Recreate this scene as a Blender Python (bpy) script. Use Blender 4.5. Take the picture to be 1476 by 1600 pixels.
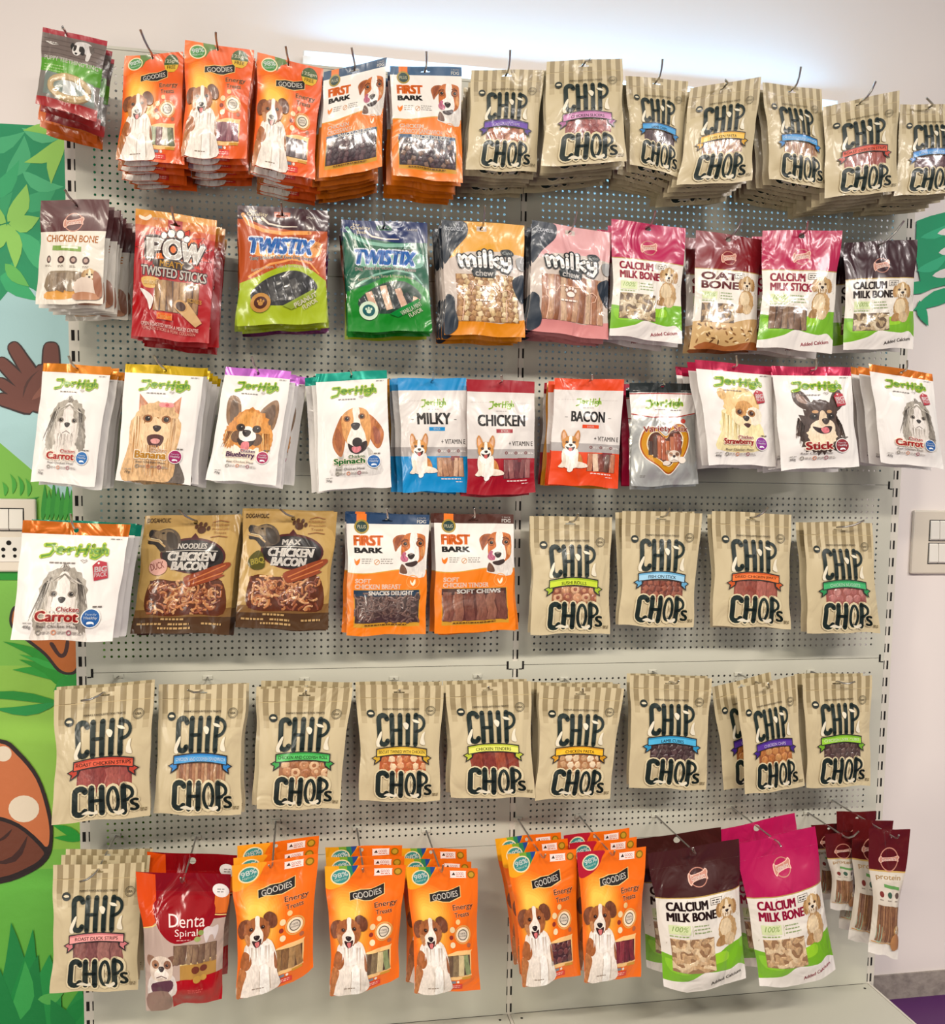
import bpy, bmesh, math, random, colorsys
import numpy as np
from mathutils import Matrix, Vector
from mathutils.geometry import tessellate_polygon

for o in list(bpy.data.objects):
    bpy.data.objects.remove(o, do_unlink=True)
SC = bpy.context.scene
COL = SC.collection
Z0 = 0.945                      # height of the reference joint of the rack above the floor
WALL_Y = 0.12                   # the wall stands this far behind the face of the rack

# ------------------------------------------------------------------ camera
CP = np.array([-0.462754, -2.015519, 0.362367 + Z0])
YAW, PITCH, ROLL, F, CX, CY = 0.17867, -0.0887476, 0.0145209, 1484.83, 738.0, 895.0
def _rot(yaw, pitch, roll):
    cy, sy, cp, sp, cr, sr = math.cos(yaw), math.sin(yaw), math.cos(pitch), math.sin(pitch), math.cos(roll), math.sin(roll)
    f = np.array([sy*cp, cy*cp, sp]); r = np.array([cy, -sy, 0.0]); u = np.cross(r, f)
    return np.array([r*cr + u*sr, -r*sr + u*cr, f])
RM = _rot(YAW, PITCH, ROLL)
def at(px, py, Y):
    """point of the plane y = Y seen at photo pixel (px, py)"""
    d = RM.T @ np.array([(px - CX)/F, -(py - CY)/F, 1.0])
    return CP + d*((Y - CP[1])/d[1])
cam = bpy.data.objects.new('camera', bpy.data.cameras.new('camera'))
COL.objects.link(cam)
cam.matrix_world = Matrix(((RM[0][0], RM[1][0], -RM[2][0], CP[0]), (RM[0][1], RM[1][1], -RM[2][1], CP[1]),
                           (RM[0][2], RM[1][2], -RM[2][2], CP[2]), (0, 0, 0, 1)))
cam.data.sensor_fit = 'HORIZONTAL'; cam.data.sensor_width = 36.0
cam.data.lens = F/1476.0*36.0
cam.data.shift_y = (CY - 800.0)/1476.0
cam.data.clip_start = 0.02
SC.camera = cam

# ------------------------------------------------------------------ light
SC.view_settings.view_transform = 'Standard'; SC.view_settings.look = 'None'
SC.view_settings.gamma = 1.0; SC.view_settings.use_curve_mapping = False
SC.view_settings.exposure = 0.0
W = bpy.data.worlds.new('room_light'); SC.world = W; W.use_nodes = True
W.node_tree.nodes['Background'].inputs[0].default_value = (0.93, 0.96, 1.0, 1)
W.node_tree.nodes['Background'].inputs[1].default_value = 0.27
def area(name, loc, tgt, sx, sy, power, col):
    l = bpy.data.lights.new(name, 'AREA'); l.shape = 'RECTANGLE'; l.size = sx; l.size_y = sy
    l.energy = power; l.color = col
    o = bpy.data.objects.new(name, l); COL.objects.link(o); o.location = loc
    o.rotation_euler = (Vector(tgt) - Vector(loc)).to_track_quat('-Z', 'Y').to_euler()
    return o
area('shop_window_daylight', (-2.5, -2.9, 0.95), (0.1, 0, 0.6), 0.5, 1.6, 40, (1.0, 0.92, 0.79))
for nm, x, tx, pw, c in (('ceiling_lamp_left', -1.5, -0.7, 17, (1.0, 0.89, 0.75)), ('ceiling_lamp_middle', 0.2, 0.1, 15, (1.0, 0.93, 0.84)), ('ceiling_lamp_right', 1.9, 0.8, 15, (1.0, 0.92, 0.88))):
    area(nm, (x, -3.0, 2.95), (tx, 0, 0.25), 1.2, 0.16, pw, c).data.spread = math.radians(92)

# ------------------------------------------------------------------ materials
def lin(c):
    if isinstance(c, str):
        c = c.lstrip('#'); c = tuple(int(c[i:i+2], 16) for i in (0, 2, 4))
    return tuple((x/255/12.92 if x/255 <= 0.04045 else ((x/255 + 0.055)/1.055)**2.4) for x in c)
_MAT = {}
def mat_plain(name, col, rough=0.5, metal=0.0, bump=None, spec=0.5):
    if name in _MAT: return _MAT[name]
    m = bpy.data.materials.new(name); m.use_nodes = True
    b = m.node_tree.nodes['Principled BSDF']
    b.inputs['Base Color'].default_value = (*lin(col), 1); b.inputs['Roughness'].default_value = rough
    b.inputs['Metallic'].default_value = metal; b.inputs['Specular IOR Level'].default_value = spec
    if bump:
        nt = m.node_tree; n = nt.nodes.new('ShaderNodeTexNoise'); n.inputs['Scale'].default_value = bump[0]; n.inputs['Detail'].default_value = 5
        tc = nt.nodes.new('ShaderNodeTexCoord'); nt.links.new(tc.outputs['Object'], n.inputs['Vector'])
        bp = nt.nodes.new('ShaderNodeBump'); bp.inputs['Strength'].default_value = bump[1]; bp.inputs['Distance'].default_value = 0.01
        nt.links.new(n.outputs['Fac'], bp.inputs['Height']); nt.links.new(bp.outputs['Normal'], b.inputs['Normal'])
        if len(bump) > 2:
            mx = nt.nodes.new('ShaderNodeMix'); mx.data_type = 'RGBA'
            mx.inputs[6].default_value = (*lin(col), 1); mx.inputs[7].default_value = (*lin(bump[2]), 1)
            rp = nt.nodes.new('ShaderNodeMapRange'); rp.inputs[1].default_value = 0.45; rp.inputs[2].default_value = 0.7
            nt.links.new(n.outputs['Fac'], rp.inputs[0]); nt.links.new(rp.outputs[0], mx.inputs[0])
            nt.links.new(mx.outputs[2], b.inputs['Base Color'])
    _MAT[name] = m
    return m

def crinkle_group():
    g = bpy.data.node_groups.new('film_crinkle', 'ShaderNodeTree')
    g.interface.new_socket('Strength', in_out='INPUT', socket_type='NodeSocketFloat')
    g.interface.new_socket('Normal', in_out='OUTPUT', socket_type='NodeSocketVector')
    N = g.nodes; L = g.links
    gi = N.new('NodeGroupInput'); go = N.new('NodeGroupOutput')
    tc = N.new('ShaderNodeTexCoord'); oi = N.new('ShaderNodeObjectInfo')
    ad = N.new('ShaderNodeVectorMath'); ad.operation = 'ADD'
    sc = N.new('ShaderNodeVectorMath'); sc.operation = 'MULTIPLY'; sc.inputs[1].default_value = (17.3, 11.1, 13.7)
    L.new(oi.outputs['Location'], sc.inputs[0]); L.new(tc.outputs['Object'], ad.inputs[0]); L.new(sc.outputs[0], ad.inputs[1])
    mp = N.new('ShaderNodeMapping'); mp.inputs['Scale'].default_value = (1.0, 1.0, 0.55); mp.inputs['Rotation'].default_value = (0, 0.35, 0)
    L.new(ad.outputs[0], mp.inputs[0])
    n1 = N.new('ShaderNodeTexNoise'); n1.inputs['Scale'].default_value = 17; n1.inputs['Detail'].default_value = 2.5
    n1.inputs['Distortion'].default_value = 1.2; n1.inputs['Roughness'].default_value = 0.45
    n2 = N.new('ShaderNodeTexVoronoi'); n2.feature = 'SMOOTH_F1'; n2.inputs['Scale'].default_value = 20; n2.inputs['Smoothness'].default_value = 0.35
    L.new(mp.outputs[0], n1.inputs['Vector']); L.new(mp.outputs[0], n2.inputs['Vector'])
    ma = N.new('ShaderNodeMath'); ma.operation = 'MULTIPLY_ADD'; ma.inputs[1].default_value = 0.45
    L.new(n2.outputs['Distance'], ma.inputs[0]); L.new(n1.outputs['Fac'], ma.inputs[2])
    bp = N.new('ShaderNodeBump'); bp.inputs['Distance'].default_value = 0.014
    L.new(ma.outputs[0], bp.inputs['Height']); L.new(gi.outputs[0], bp.inputs['Strength']); L.new(bp.outputs[0], go.inputs[0])
    return g
CRG = crinkle_group()
def film(col, gloss=0.5, metal=0.0):
    fur = col.startswith('~'); col = col.lstrip('~')
    hs = colorsys.rgb_to_hsv(*[int(col[i:i+2], 16)/255 for i in (1, 3, 5)])           # print inks: a little more saturated than they photograph
    col = '#%02x%02x%02x' % tuple(int(round(255*x)) for x in colorsys.hsv_to_rgb(hs[0], min(1, hs[1]*1.13), hs[2]))
    key = ('film', col, fur, gloss, metal)
    if key in _MAT: return _MAT[key]
    m = bpy.data.materials.new('printed_film'); m.use_nodes = True; nt = m.node_tree
    b = nt.nodes['Principled BSDF']
    b.inputs['Base Color'].default_value = (*lin(col), 1)
    b.inputs['Roughness'].default_value = 0.58 - 0.42*gloss; b.inputs['Metallic'].default_value = metal
    b.inputs['Coat Weight'].default_value = 0.55*gloss; b.inputs['Coat Roughness'].default_value = 0.12
    g = nt.nodes.new('ShaderNodeGroup'); g.node_tree = CRG; g.inputs[0].default_value = 0.20 + 0.85*gloss
    nt.links.new(g.outputs[0], b.inputs['Normal']); nt.links.new(g.outputs[0], b.inputs['Coat Normal'])
    if fur:                                  # photographic print: the colour is mottled like a coat or like dried meat
        tc = nt.nodes.new('ShaderNodeTexCoord'); mp = nt.nodes.new('ShaderNodeMapping'); mp.inputs['Scale'].default_value = (1.0, 0.3, 0.38)
        n = nt.nodes.new('ShaderNodeTexNoise'); n.inputs['Scale'].default_value = 230; n.inputs['Detail'].default_value = 4; n.inputs['Distortion'].default_value = 0.8
        rp = nt.nodes.new('ShaderNodeMapRange'); rp.inputs[1].default_value = 0.32; rp.inputs[2].default_value = 0.68
        mx = nt.nodes.new('ShaderNodeMix'); mx.data_type = 'RGBA'; c = lin(col)
        kd = 0.86 if sum(c) > 1.5 else 0.68; mx.inputs[6].default_value = (*[x*kd for x in c], 1); mx.inputs[7].default_value = (*[min(1, x*1.12 + 0.01) for x in c], 1)
        nt.links.new(tc.outputs['Object'], mp.inputs[0]); nt.links.new(mp.outputs[0], n.inputs['Vector']); nt.links.new(n.outputs['Fac'], rp.inputs[0])
        nt.links.new(rp.outputs[0], mx.inputs[0]); nt.links.new(mx.outputs[2], b.inputs['Base Color'])
    _MAT[key] = m
    return m
def clear_film():
    if 'clear' in _MAT: return _MAT['clear']
    m = bpy.data.materials.new('clear_film'); m.use_nodes = True; nt = m.node_tree
    nt.nodes.remove(nt.nodes['Principled BSDF'])
    t = nt.nodes.new('ShaderNodeBsdfTransparent'); gl = nt.nodes.new('ShaderNodeBsdfGlossy'); gl.inputs['Roughness'].default_value = 0.15
    g = nt.nodes.new('ShaderNodeGroup'); g.node_tree = CRG; g.inputs[0].default_value = 0.55
    mx = nt.nodes.new('ShaderNodeMixShader'); mx.inputs[0].default_value = 0.075
    nt.links.new(g.outputs[0], gl.inputs['Normal'])
    nt.links.new(t.outputs[0], mx.inputs[1]); nt.links.new(gl.outputs[0], mx.inputs[2])
    nt.links.new(mx.outputs[0], nt.nodes['Material Output'].inputs[0])
    _MAT['clear'] = m
    return m

# ------------------------------------------------------------------ object helpers
def link_mesh(name, verts, faces, mats, midx=None, parent=None, smooth=False):
    me = bpy.data.meshes.new(name); me.from_pydata(verts, [], faces)
    for m in mats: me.materials.append(m)
    if midx is not None: me.polygons.foreach_set('material_index', midx)
    if smooth: me.polygons.foreach_set('use_smooth', [True]*len(me.polygons))
    me.update()
    o = bpy.data.objects.new(name, me); COL.objects.link(o)
    if parent: o.parent = parent
    return o
class MB:
    def __init__(s): s.v = []; s.f = []; s.m = []
    def add(s, vs, fs, mi=0):
        b = len(s.v); s.v += [tuple(map(float, p)) for p in vs]; s.f += [tuple(i + b for i in f) for f in fs]; s.m += [mi]*len(fs)
    def box(s, x0, y0, z0, x1, y1, z1, mi=0, bev=0.0):
        if bev <= 0:
            s.add([(x0,y0,z0),(x1,y0,z0),(x1,y1,z0),(x0,y1,z0),(x0,y0,z1),(x1,y0,z1),(x1,y1,z1),(x0,y1,z1)],
                  [(0,3,2,1),(4,5,6,7),(0,1,5,4),(1,2,6,5),(2,3,7,6),(3,0,4,7)], mi); return
        bm = bmesh.new(); bmesh.ops.create_cube(bm, size=1)
        for v in bm.verts: v.co = Vector(((x0+x1)/2 + v.co.x*(x1-x0), (y0+y1)/2 + v.co.y*(y1-y0), (z0+z1)/2 + v.co.z*(z1-z0)))
        bmesh.ops.bevel(bm, geom=bm.edges[:], offset=bev, segments=2, affect='EDGES', profile=0.5)
        bm.verts.index_update()
        s.add([v.co for v in bm.verts], [tuple(v.index for v in f.verts) for f in bm.faces], mi); bm.free()
    def tube(s, pts, r, n=8, mi=0):
        pts = [Vector(p) for p in pts]; rings = []; up = Vector((0, 0, 1))
        for i, p in enumerate(pts):
            t = (pts[min(i+1, len(pts)-1)] - pts[max(i-1, 0)]).normalized()
            a = t.cross(up if abs(t.z) < 0.95 else Vector((1, 0, 0))).normalized(); b = t.cross(a)
            rr = r[i] if isinstance(r, (list, tuple)) else r
            rings.append([p + (a*math.cos(2*math.pi*k/n) + b*math.sin(2*math.pi*k/n))*rr for k in range(n)])
        vs = [q for ring in rings for q in ring]; fs = []
        for i in range(len(pts)-1):
            for k in range(n): fs.append((i*n+k, i*n+(k+1) % n, (i+1)*n+(k+1) % n, (i+1)*n+k))
        fs.append(tuple(range(n))); fs.append(tuple((len(pts)-1)*n + k for k in reversed(range(n))))
        s.add(vs, fs, mi)
    def build(s, name, mats, parent=None, smooth=False):
        return link_mesh(name, s.v, s.f, mats if isinstance(mats, list) else [mats], s.m, parent, smooth)
def tag(o, label=None, cat=None, group=None, kind=None):
    if label: o['label'] = label
    if cat: o['category'] = cat
    if group: o['group'] = group
    if kind: o['kind'] = kind
    return o
def empty(name, loc):
    o = bpy.data.objects.new(name, None); o.empty_display_size = 0.02; COL.objects.link(o); o.location = loc
    return o
#==STRUCTURE==
# ------------------------------------------------------------------ room shell
def smooth_loop(pts, n=5):
    pts = [np.array(p, float) for p in pts]; out = []; m = len(pts)
    for i in range(m):
        p0, p1, p2, p3 = pts[i-1], pts[i], pts[(i+1) % m], pts[(i+2) % m]
        for k in range(n):
            t = k/n
            out.append(0.5*(2*p1 + (p2-p0)*t + (2*p0-5*p1+4*p2-p3)*t*t + (3*p1-p0-3*p2+p3)*t**3))
    return [tuple(p) for p in out]
wallv, wallf, wallm = [], [], []
wall_mats = [mat_plain('wall_paint', '#eae0d9', 0.75, bump=(7, 0.10))]
_wcol = {}
def wcol(c):
    if c not in _wcol:
        wall_mats.append(mat_plain('mural_paint_' + c[1:], c, 0.6, bump=(60, 0.08))); _wcol[c] = len(wall_mats) - 1
    return _wcol[c]
def wpoly(pts3, mi):
    b = len(wallv); wallv.extend(pts3); wallf_t = tessellate_polygon([[Vector((p[0], p[2], 0)) for p in pts3]])
    for t in wallf_t:
        a = [Vector((pts3[i][0], pts3[i][2])) for i in t]
        cr = (a[1]-a[0]).x*(a[2]-a[0]).y - (a[1]-a[0]).y*(a[2]-a[0]).x
        wallf.append(tuple(b+i for i in (t if cr > 0 else t[::-1]))); wallm.append(mi)
wpoly([(-2.6, WALL_Y, 0), (2.8, WALL_Y, 0), (2.8, WALL_Y, 3.1), (-2.6, WALL_Y, 3.1)], 0)
_ml = [0]
def mural(col, px, smooth=0):
    _ml[0] += 1
    if smooth: px = smooth_loop(px, smooth)
    y = WALL_Y - 0.00005*_ml[0]
    wpoly([tuple(at(p[0], p[1], WALL_Y)[[0, 2]].tolist()[:1]) + (y,) + (at(p[0], p[1], WALL_Y)[2],) for p in px], wcol(col))
def leaf(col, x0, y0, x1, y1, w, bend=0.15):
    dx, dy = x1-x0, y1-y0; L = math.hypot(dx, dy); nx, ny = -dy/L, dx/L; P = []
    for s, sg in ((1, 1), (-1, -1)):
        ts = [0, .12, .3, .5, .7, .88, 1] if s == 1 else [.88, .7, .5, .3, .12]
        for t in ts:
            ww = w*math.sin(math.pi*t**0.8)*0.5*sg + bend*L*math.sin(math.pi*t)
            P.append((x0+dx*t+nx*ww, y0+dy*t+ny*ww))
    mural(col, P)
# painted mural, left of the rack
mural('#a9cfd0', [(-420, 430), (130, 420), (230, 420), (230, 860), (-420, 860)])
mural('#78b843', [(-420, 640), (-200, 640), (-60, 660), (0, 692), (45, 730), (130, 812), (230, 860), (240, 1800), (-420, 1800)])
mural('#8cbf45', [(-420, 1040), (240, 1040), (240, 1320), (-420, 1350)])
mural('#5fae3c', [(-420, 1380), (240, 1350), (240, 1800), (-420, 1800)])
mural('#018f5b', [(-420, 196), (-60, 192), (0, 193), (60, 196), (115, 204), (215, 215), (215, 470), (118, 470), (60, 458), (52, 452), (25, 440), (2, 468), (-30, 500), (-90, 470), (-160, 520), (-260, 470), (-420, 500)])
for a in [('#3fae74', -40, 225, 40, 205, 26), ('#3fae74', 10, 280, 38, 212, 30), ('#2ba86a', -30, 310, 30, 250, 28), ('#2fa56c', 20, 320, 90, 290, 30), ('#46b47a', 35, 268, 100, 292, 22), ('#28a065', -60, 350, 20, 300, 40),
          ('#1e9d63', 60, 380, 108, 300, 26), ('#2aa868', 5, 400, 60, 470, 34), ('#37ad70', 60, 420, 20, 360, 28), ('#158f5a', -30, 430, 20, 380, 30), ('#52b87e', 34, 200, 104, 212, 16), ('#2aa868', -150, 300, -60, 250, 50), ('#46b47a', -200, 380, -110, 350, 50)]:
    leaf(*a)
for a in [('#97cc58', 104, 214, 38, 254, 24, -.12), ('#97cc58', 102, 216, 80, 288, 22, .1), ('#8cc652', 104, 212, 36, 204, 18, .1), ('#8fca5a', 12, 347, 42, 288, 28, .1), ('#8fca5a', 14, 350, 62, 340, 28, .1), ('#8fca5a', 12, 350, 24, 420, 24, -.08),
          ('#8fca5a', 10, 348, -40, 330, 26, .1), ('#8fca5a', 10, 350, -26, 398, 26, -.08), ('#5fb552', 8, 412, 46, 448, 20, .05), ('#97cc58', -140, 260, -90, 330, 30, .1)]:
    leaf(*a)
# painted brown hand
for c, g in (('#2c1513', 2.6), ('#6d3a2e', 0)):
    for x0, y0, x1, y1, w in [(58, 600, 18, 537, 20), (48, 612, -2, 562, 19), (44, 628, -4, 594, 16), (50, 636, -4, 622, 20), (80, 620, 80, 536, 25)]:
        dx, dy = x1-x0, y1-y0; L = math.hypot(dx, dy); ux, uy = dx/L, dy/L; nx, ny = -uy, ux; ww = w/2 + g
        mural(c, [(x0+nx*ww, y0+ny*ww), (x0+dx*.6+nx*ww, y0+dy*.6+ny*ww), (x1+nx*ww*.8-ux*4, y1+ny*ww*.8-uy*4), (x1+ux*g, y1+uy*g), (x1-nx*ww*.8-ux*4, y1-ny*ww*.8-uy*4), (x0+dx*.6-nx*ww, y0+dy*.6-ny*ww), (x0-nx*ww, y0-ny*ww)], 3)
    mural(c, [(38-g, 612), (60, 572-g), (96+g, 580), (104+g, 620), (90, 642+g), (48, 640+g)], 4)
leaf('#4a241c', 36, 622, 62, 578, 4, -.12); leaf('#8a5343', 50, 625, 75, 590, 10, .1)
# grass tufts
for x, y, s, c in [(20, 772, 1, '#3fa02f'), (32, 775, 1, '#2f9a2a'), (8, 775, .7, '#3fa02f'), (44, 776, .9, '#3fa02f')]:
    leaf(c, x, y, x-4, y-32*s, 7)
leaf('#168a24', -60, 772, 62, 776, 24)
for x in range(66, 126, 7): leaf('#2f9c2c' if x % 2 else '#1f8f28', x, 815, x+4, 752 + (x % 5)*4, 9, .03)
mural('#0c8a1e', [(-420, 893), (45, 893), (60, 906), (-420, 906)])
for a in [('#12901f', 118, 1068, 5, 1002, 16, .08), ('#1d9a2b', 118, 1066, 20, 1046, 18, .06), ('#12901f', 118, 1074, 30, 1030, 14, .05), ('#28a53a', 116, 1064, 30, 1022, 10, .05), ('#0f8a2a', 100, 1100, -60, 1088, 14, .05), ('#149040', 90, 1098, -10, 1106, 16, -.08), ('#12901f', 120, 1080, 60, 1040, 20, .02),
          ('#14962a', 130, 1312, 82, 1288, 14, .05), ('#14962a', 128, 1312, 84, 1308, 10, .02)]:
    leaf(*a)
mural('#1a9230', [(92, 1062), (125, 1046), (125, 1080), (84, 1080)])
# painted foot
mural('#23100e', [(16, 960), (26, 945), (60, 945), (100, 960), (140, 960), (140, 1000), (124, 1046), (108, 1054), (90, 1048), (70, 1024), (40, 1000), (18, 980)], 4)
mural('#b4601c', [(20, 962), (28, 949), (60, 949), (100, 964), (136, 964), (136, 1000), (120, 1042), (108, 1050), (93, 1044), (73, 1020), (43, 996), (22, 978)], 4)
mural('#3a1610', [(78, 1006), (92, 1026), (104, 1024), (109, 1004), (104, 1000), (100, 1018), (94, 1020), (84, 1004)], 3)
# painted toadstool
mural('#23100e', [(-190, 1280), (-150, 1200), (-80, 1158), (0, 1154), (30, 1172), (62, 1214), (80, 1270), (83, 1310), (76, 1340), (50, 1362), (0, 1380), (-90, 1384), (-180, 1360)], 4)
mural('#c8703f', [(-186, 1280), (-146, 1204), (-78, 1163), (-2, 1160), (26, 1178), (57, 1217), (74, 1270), (78, 1306), (70, 1322), (30, 1290), (-20, 1276), (-80, 1280), (-150, 1300), (-182, 1330)], 4)
mural('#1c0c0a', [(-180, 1330), (-150, 1298), (-80, 1276), (-20, 1272), (30, 1286), (73, 1324), (72, 1342), (50, 1358), (0, 1376), (-90, 1380), (-170, 1356)], 4)
mural('#6b3620', [(-174, 1330), (-148, 1303), (-80, 1281), (-20, 1278), (28, 1292), (66, 1326), (66, 1338), (48, 1352), (0, 1370), (-90, 1374), (-164, 1352)], 4)
leaf('#3a1a12', 44, 1304, -20, 1346, 10, -.25); leaf('#3a1a12', 20, 1294, -10, 1316, 5, -.1)
for cx, cy, rx, ry in [(38, 1263, 24, 21), (6, 1177, 13, 12), (-60, 1220, 26, 22), (-120, 1255, 16, 16)]:
    mural('#e6d6bd', [(cx+rx*math.cos(t*.314), cy+ry*math.sin(t*.314)) for t in range(20)])
# painted grass at the bottom
for a in [('#10833c', -10, 1640, 18, 1440, 46, .1), ('#0e8a3d', 10, 1590, 52, 1450, 26, .08), ('#1c9242', 30, 1640, 78, 1490, 60, .1), ('#0c7f3a', 70, 1660, 60, 1490, 46, -.1), ('#35a34c', 20, 1600, 40, 1500, 30, .1), ('#1c9242', 90, 1650, 128, 1540, 40, .05),
          ('#0e8a3d', 100, 1600, 132, 1555, 24, .05), ('#0c7f3a', 40, 1640, 0, 1510, 40, -.1), ('#52b050', 60, 1560, 100, 1550, 18, .1), ('#10833c', 110, 1640, 80, 1560, 40, .05), ('#10833c', -80, 1640, -40, 1440, 60, .1), ('#1c9242', -160, 1640, -120, 1460, 60, .1), ('#10833c', 130, 1660, 170, 1540, 50, .1)]:
    leaf(*a)
# painted leaves right of the rack
mural('#0a9a66', [(1430, 346), (1452, 338), (1500, 326), (1600, 330), (1640, 400), (1620, 452), (1560, 468), (1520, 452), (1496, 462), (1476, 446), (1452, 452), (1436, 440), (1428, 400)])
for a in [('#0a9a66', 1500, 455, 1424, 486, 24, .05), ('#0a9a66', 1434, 470, 1448, 510, 16, .05), ('#0a9a66', 1400, 452, 1470, 440, 20, .05), ('#0a9a66', 1500, 372, 1428, 352, 24, .05), ('#2fb37f', 1430, 424, 1480, 396, 16, .1), ('#2fb37f', 1436, 372, 1490, 345, 14, .1), ('#2fb37f', 1500, 440, 1560, 400, 24, .1), ('#0a9a66', 1540, 450, 1530, 540, 30, .05), ('#0a9a66', 1590, 450, 1600, 520, 30, .05)]:
    leaf(*a)
for a in [('#eae0d9', 1462, 366, 1500, 352, 12, .05), ('#eae0d9', 1464, 396, 1500, 384, 14, .05), ('#eae0d9', 1454, 432, 1500, 416, 14, .05)]: leaf(*a)
wo = link_mesh('wall_back', wallv, wallf, wall_mats, wallm); tag(wo, kind='structure')
fl = MB(); fl.box(-2.6, -5.2, -0.05, 2.8, WALL_Y, 0.0)
tag(fl.build('floor', mat_plain('purple_floor', '#54215f', 0.45, bump=(9, 0.05))), kind='structure')
sk = MB(); sk.box(-2.6, WALL_Y-0.006, 0.0, 2.8, WALL_Y-0.0001, 0.066)
tag(sk.build('baseboard_back', mat_plain('bare_cement', '#9c9288', 0.9, bump=(40, 0.5, '#857b73'))), kind='structure')

# ------------------------------------------------------------------ the rack
STEEL = mat_plain('painted_steel', '#c6c4b4', 0.42, bump=(300, 0.03))
POSTM = mat_plain('painted_steel_post', '#d3cdbf', 0.42, bump=(300, 0.03))
DARK = mat_plain('dark_gap', '#14110f', 0.9)
SLOT = 0.040717; JZ = Z0 - 0.0236; PH = 0.4072
rack = empty('gondola_rack', (0, 0, 0))
tag(rack, 'pale grey perforated steel gondola rack with base deck standing against the wall', 'display rack')
NX, NZ, HR, MX, MB_, MT = 59, 25, 0.00265, 0.0417, 0.0328, 0.0345
def peg_mesh():
    x0, x1 = 0.0065, 0.8935; px = (0.9 - 2*MX)/(NX-1); pz = (PH - MB_ - MT)/(NZ-1)
    b = MB(); ax, bx = MX - px/2, MX + (NX-1)*px + px/2; az, bz = MB_ - pz/2, MB_ + (NZ-1)*pz + pz/2
    zt, zb = PH - 0.0006, 0.0006
    q = lambda X0, Z0_, X1, Z1: b.add([(X0, 0, Z0_), (X1, 0, Z0_), (X1, 0, Z1), (X0, 0, Z1)], [(0, 1, 2, 3)])
    q(x0, zb, x1, az); q(x0, bz, x1, zt); q(x0, az, ax, bz); q(bx, az, x1, bz)
    sq = [(-1, -1), (0, -1), (1, -1), (1, 0), (1, 1), (0, 1), (-1, 1), (-1, 0)]
    oc = [(math.cos(math.radians(225 + 45*k))*HR, math.sin(math.radians(225 + 45*k))*HR) for k in range(8)]
    for i in range(NX):
        for j in range(NZ):
            cx, cz = MX + i*px, MB_ + j*pz
            vs = [(cx + s[0]*px/2, 0, cz + s[1]*pz/2) for s in sq] + [(cx+o_[0], 0, cz+o_[1]) for o_ in oc] + [(cx+o_[0], 0.0014, cz+o_[1]) for o_ in oc]
            fs = []
            for k in range(8):
                l = (k+1) % 8
                fs += [(k, l, 8+l, 8+k), (8+k, 8+l, 16+l, 16+k)]
            b.add(vs, fs)
    for X in (x0, x1): b.add([(X, 0, zb), (X, 0.018, zb), (X, 0.018, zt), (X, 0, zt)], [(0, 1, 2, 3)])
    for Z in (zb, zt): b.add([(x0, 0, Z), (x1, 0, Z), (x1, 0.018, Z), (x0, 0.018, Z)], [(0, 1, 2, 3)])
    return b
peg = None
for bay in (-0.9, 0.0):
    for r in range(4):
        if peg is None:
            peg = peg_mesh().build('perforated_panel', STEEL, rack); o = peg
        else:
            o = peg.copy(); COL.objects.link(o); o.parent = rack
        o.location = (bay, 0, JZ - PH + r*PH)
    p = MB(); p.box(bay+0.0065, 0, Z0-0.8277, bay+0.8935, 0.016, JZ-PH-0.0006); p.build('plain_panel', STEEL, rack)
top = MB(); top.box(-0.9, 0.0, JZ+3*PH+0.0004, 0.9, 0.03, JZ+3*PH+0.006); top.build('top_rail', STEEL, rack)
for i, X in enumerate((-0.9, 0.0, 0.9)):
    b = MB(); xl, xr = X-0.0133, X+0.0133
    b.box(xl, 0.0014, 0.02, xr, 0.06, JZ+3*PH+0.004, 0)
    cols = {0: ((-0.0085, -0.0022), (0.0036, 0.006)), 1: ((-0.0062, -0.0042), (0.0024, 0.0062)), 2: ((-0.006, -0.0035), (0.002, 0.0064))}[i]
    for k in range(-28, 21):
        z = Z0 - k*SLOT - 0.0001
        for c in cols: b.box(X+c[0], 0.0009, z-0.0103, X+c[1], 0.02, z+0.0103, 1)
    b.build('slotted_post', [POSTM, DARK], rack)
    for r in range(0, 4):
        z = JZ + (r-1)*PH; b = MB()
        xa = X - (0.0165 if i else -0.008); xb = X + (0.0165 if i < 2 else -0.008)
        b.box(xa, -0.0006, z-0.0085, xb, 0.001, z+0.0085, 0)
        if i: b.box(X-0.0195, -0.0009, z-0.0095, X-0.0150, 0.0008, z+0.0085, 1)
        if i < 2: b.box(X+0.0150, -0.0009, z-0.0095, X+0.0195, 0.0008, z+0.0085, 1)
        if i: b.box(X-0.0150, -0.0009, z-0.0102, X-0.008, 0.0008, z-0.0078, 1)
        if i < 2: b.box(X+0.008, -0.0009, z-0.0102, X+0.0150, 0.0008, z-0.0078, 1)
        b.build('corner_tab', [STEEL, DARK], rack)
for bay in (-0.9, 0.0):
    b = MB(); zt = Z0 - 0.8277
    b.box(bay+0.004, -0.42, zt-0.03, bay+0.896, -0.0005, zt, 0, 0.002)
    for xx in (bay+0.025, bay+0.875): b.tube([(xx, -0.022, zt-0.001), (xx, -0.022, zt+0.0004)], 0.0032, 10, 1)
    b.build('base_deck', [STEEL, DARK], rack)
    b = MB(); b.box(bay+0.004, -0.405, 0.0, bay+0.896, -0.39, zt-0.03); b.build('kick_plate', STEEL, rack)
for X in (-0.9, 0.0, 0.9):
    b = MB(); b.box(X-0.003, -0.425, 0.0, X+0.003, 0.06, Z0-0.8285); b.build('base_bracket', POSTM, rack)

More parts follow.
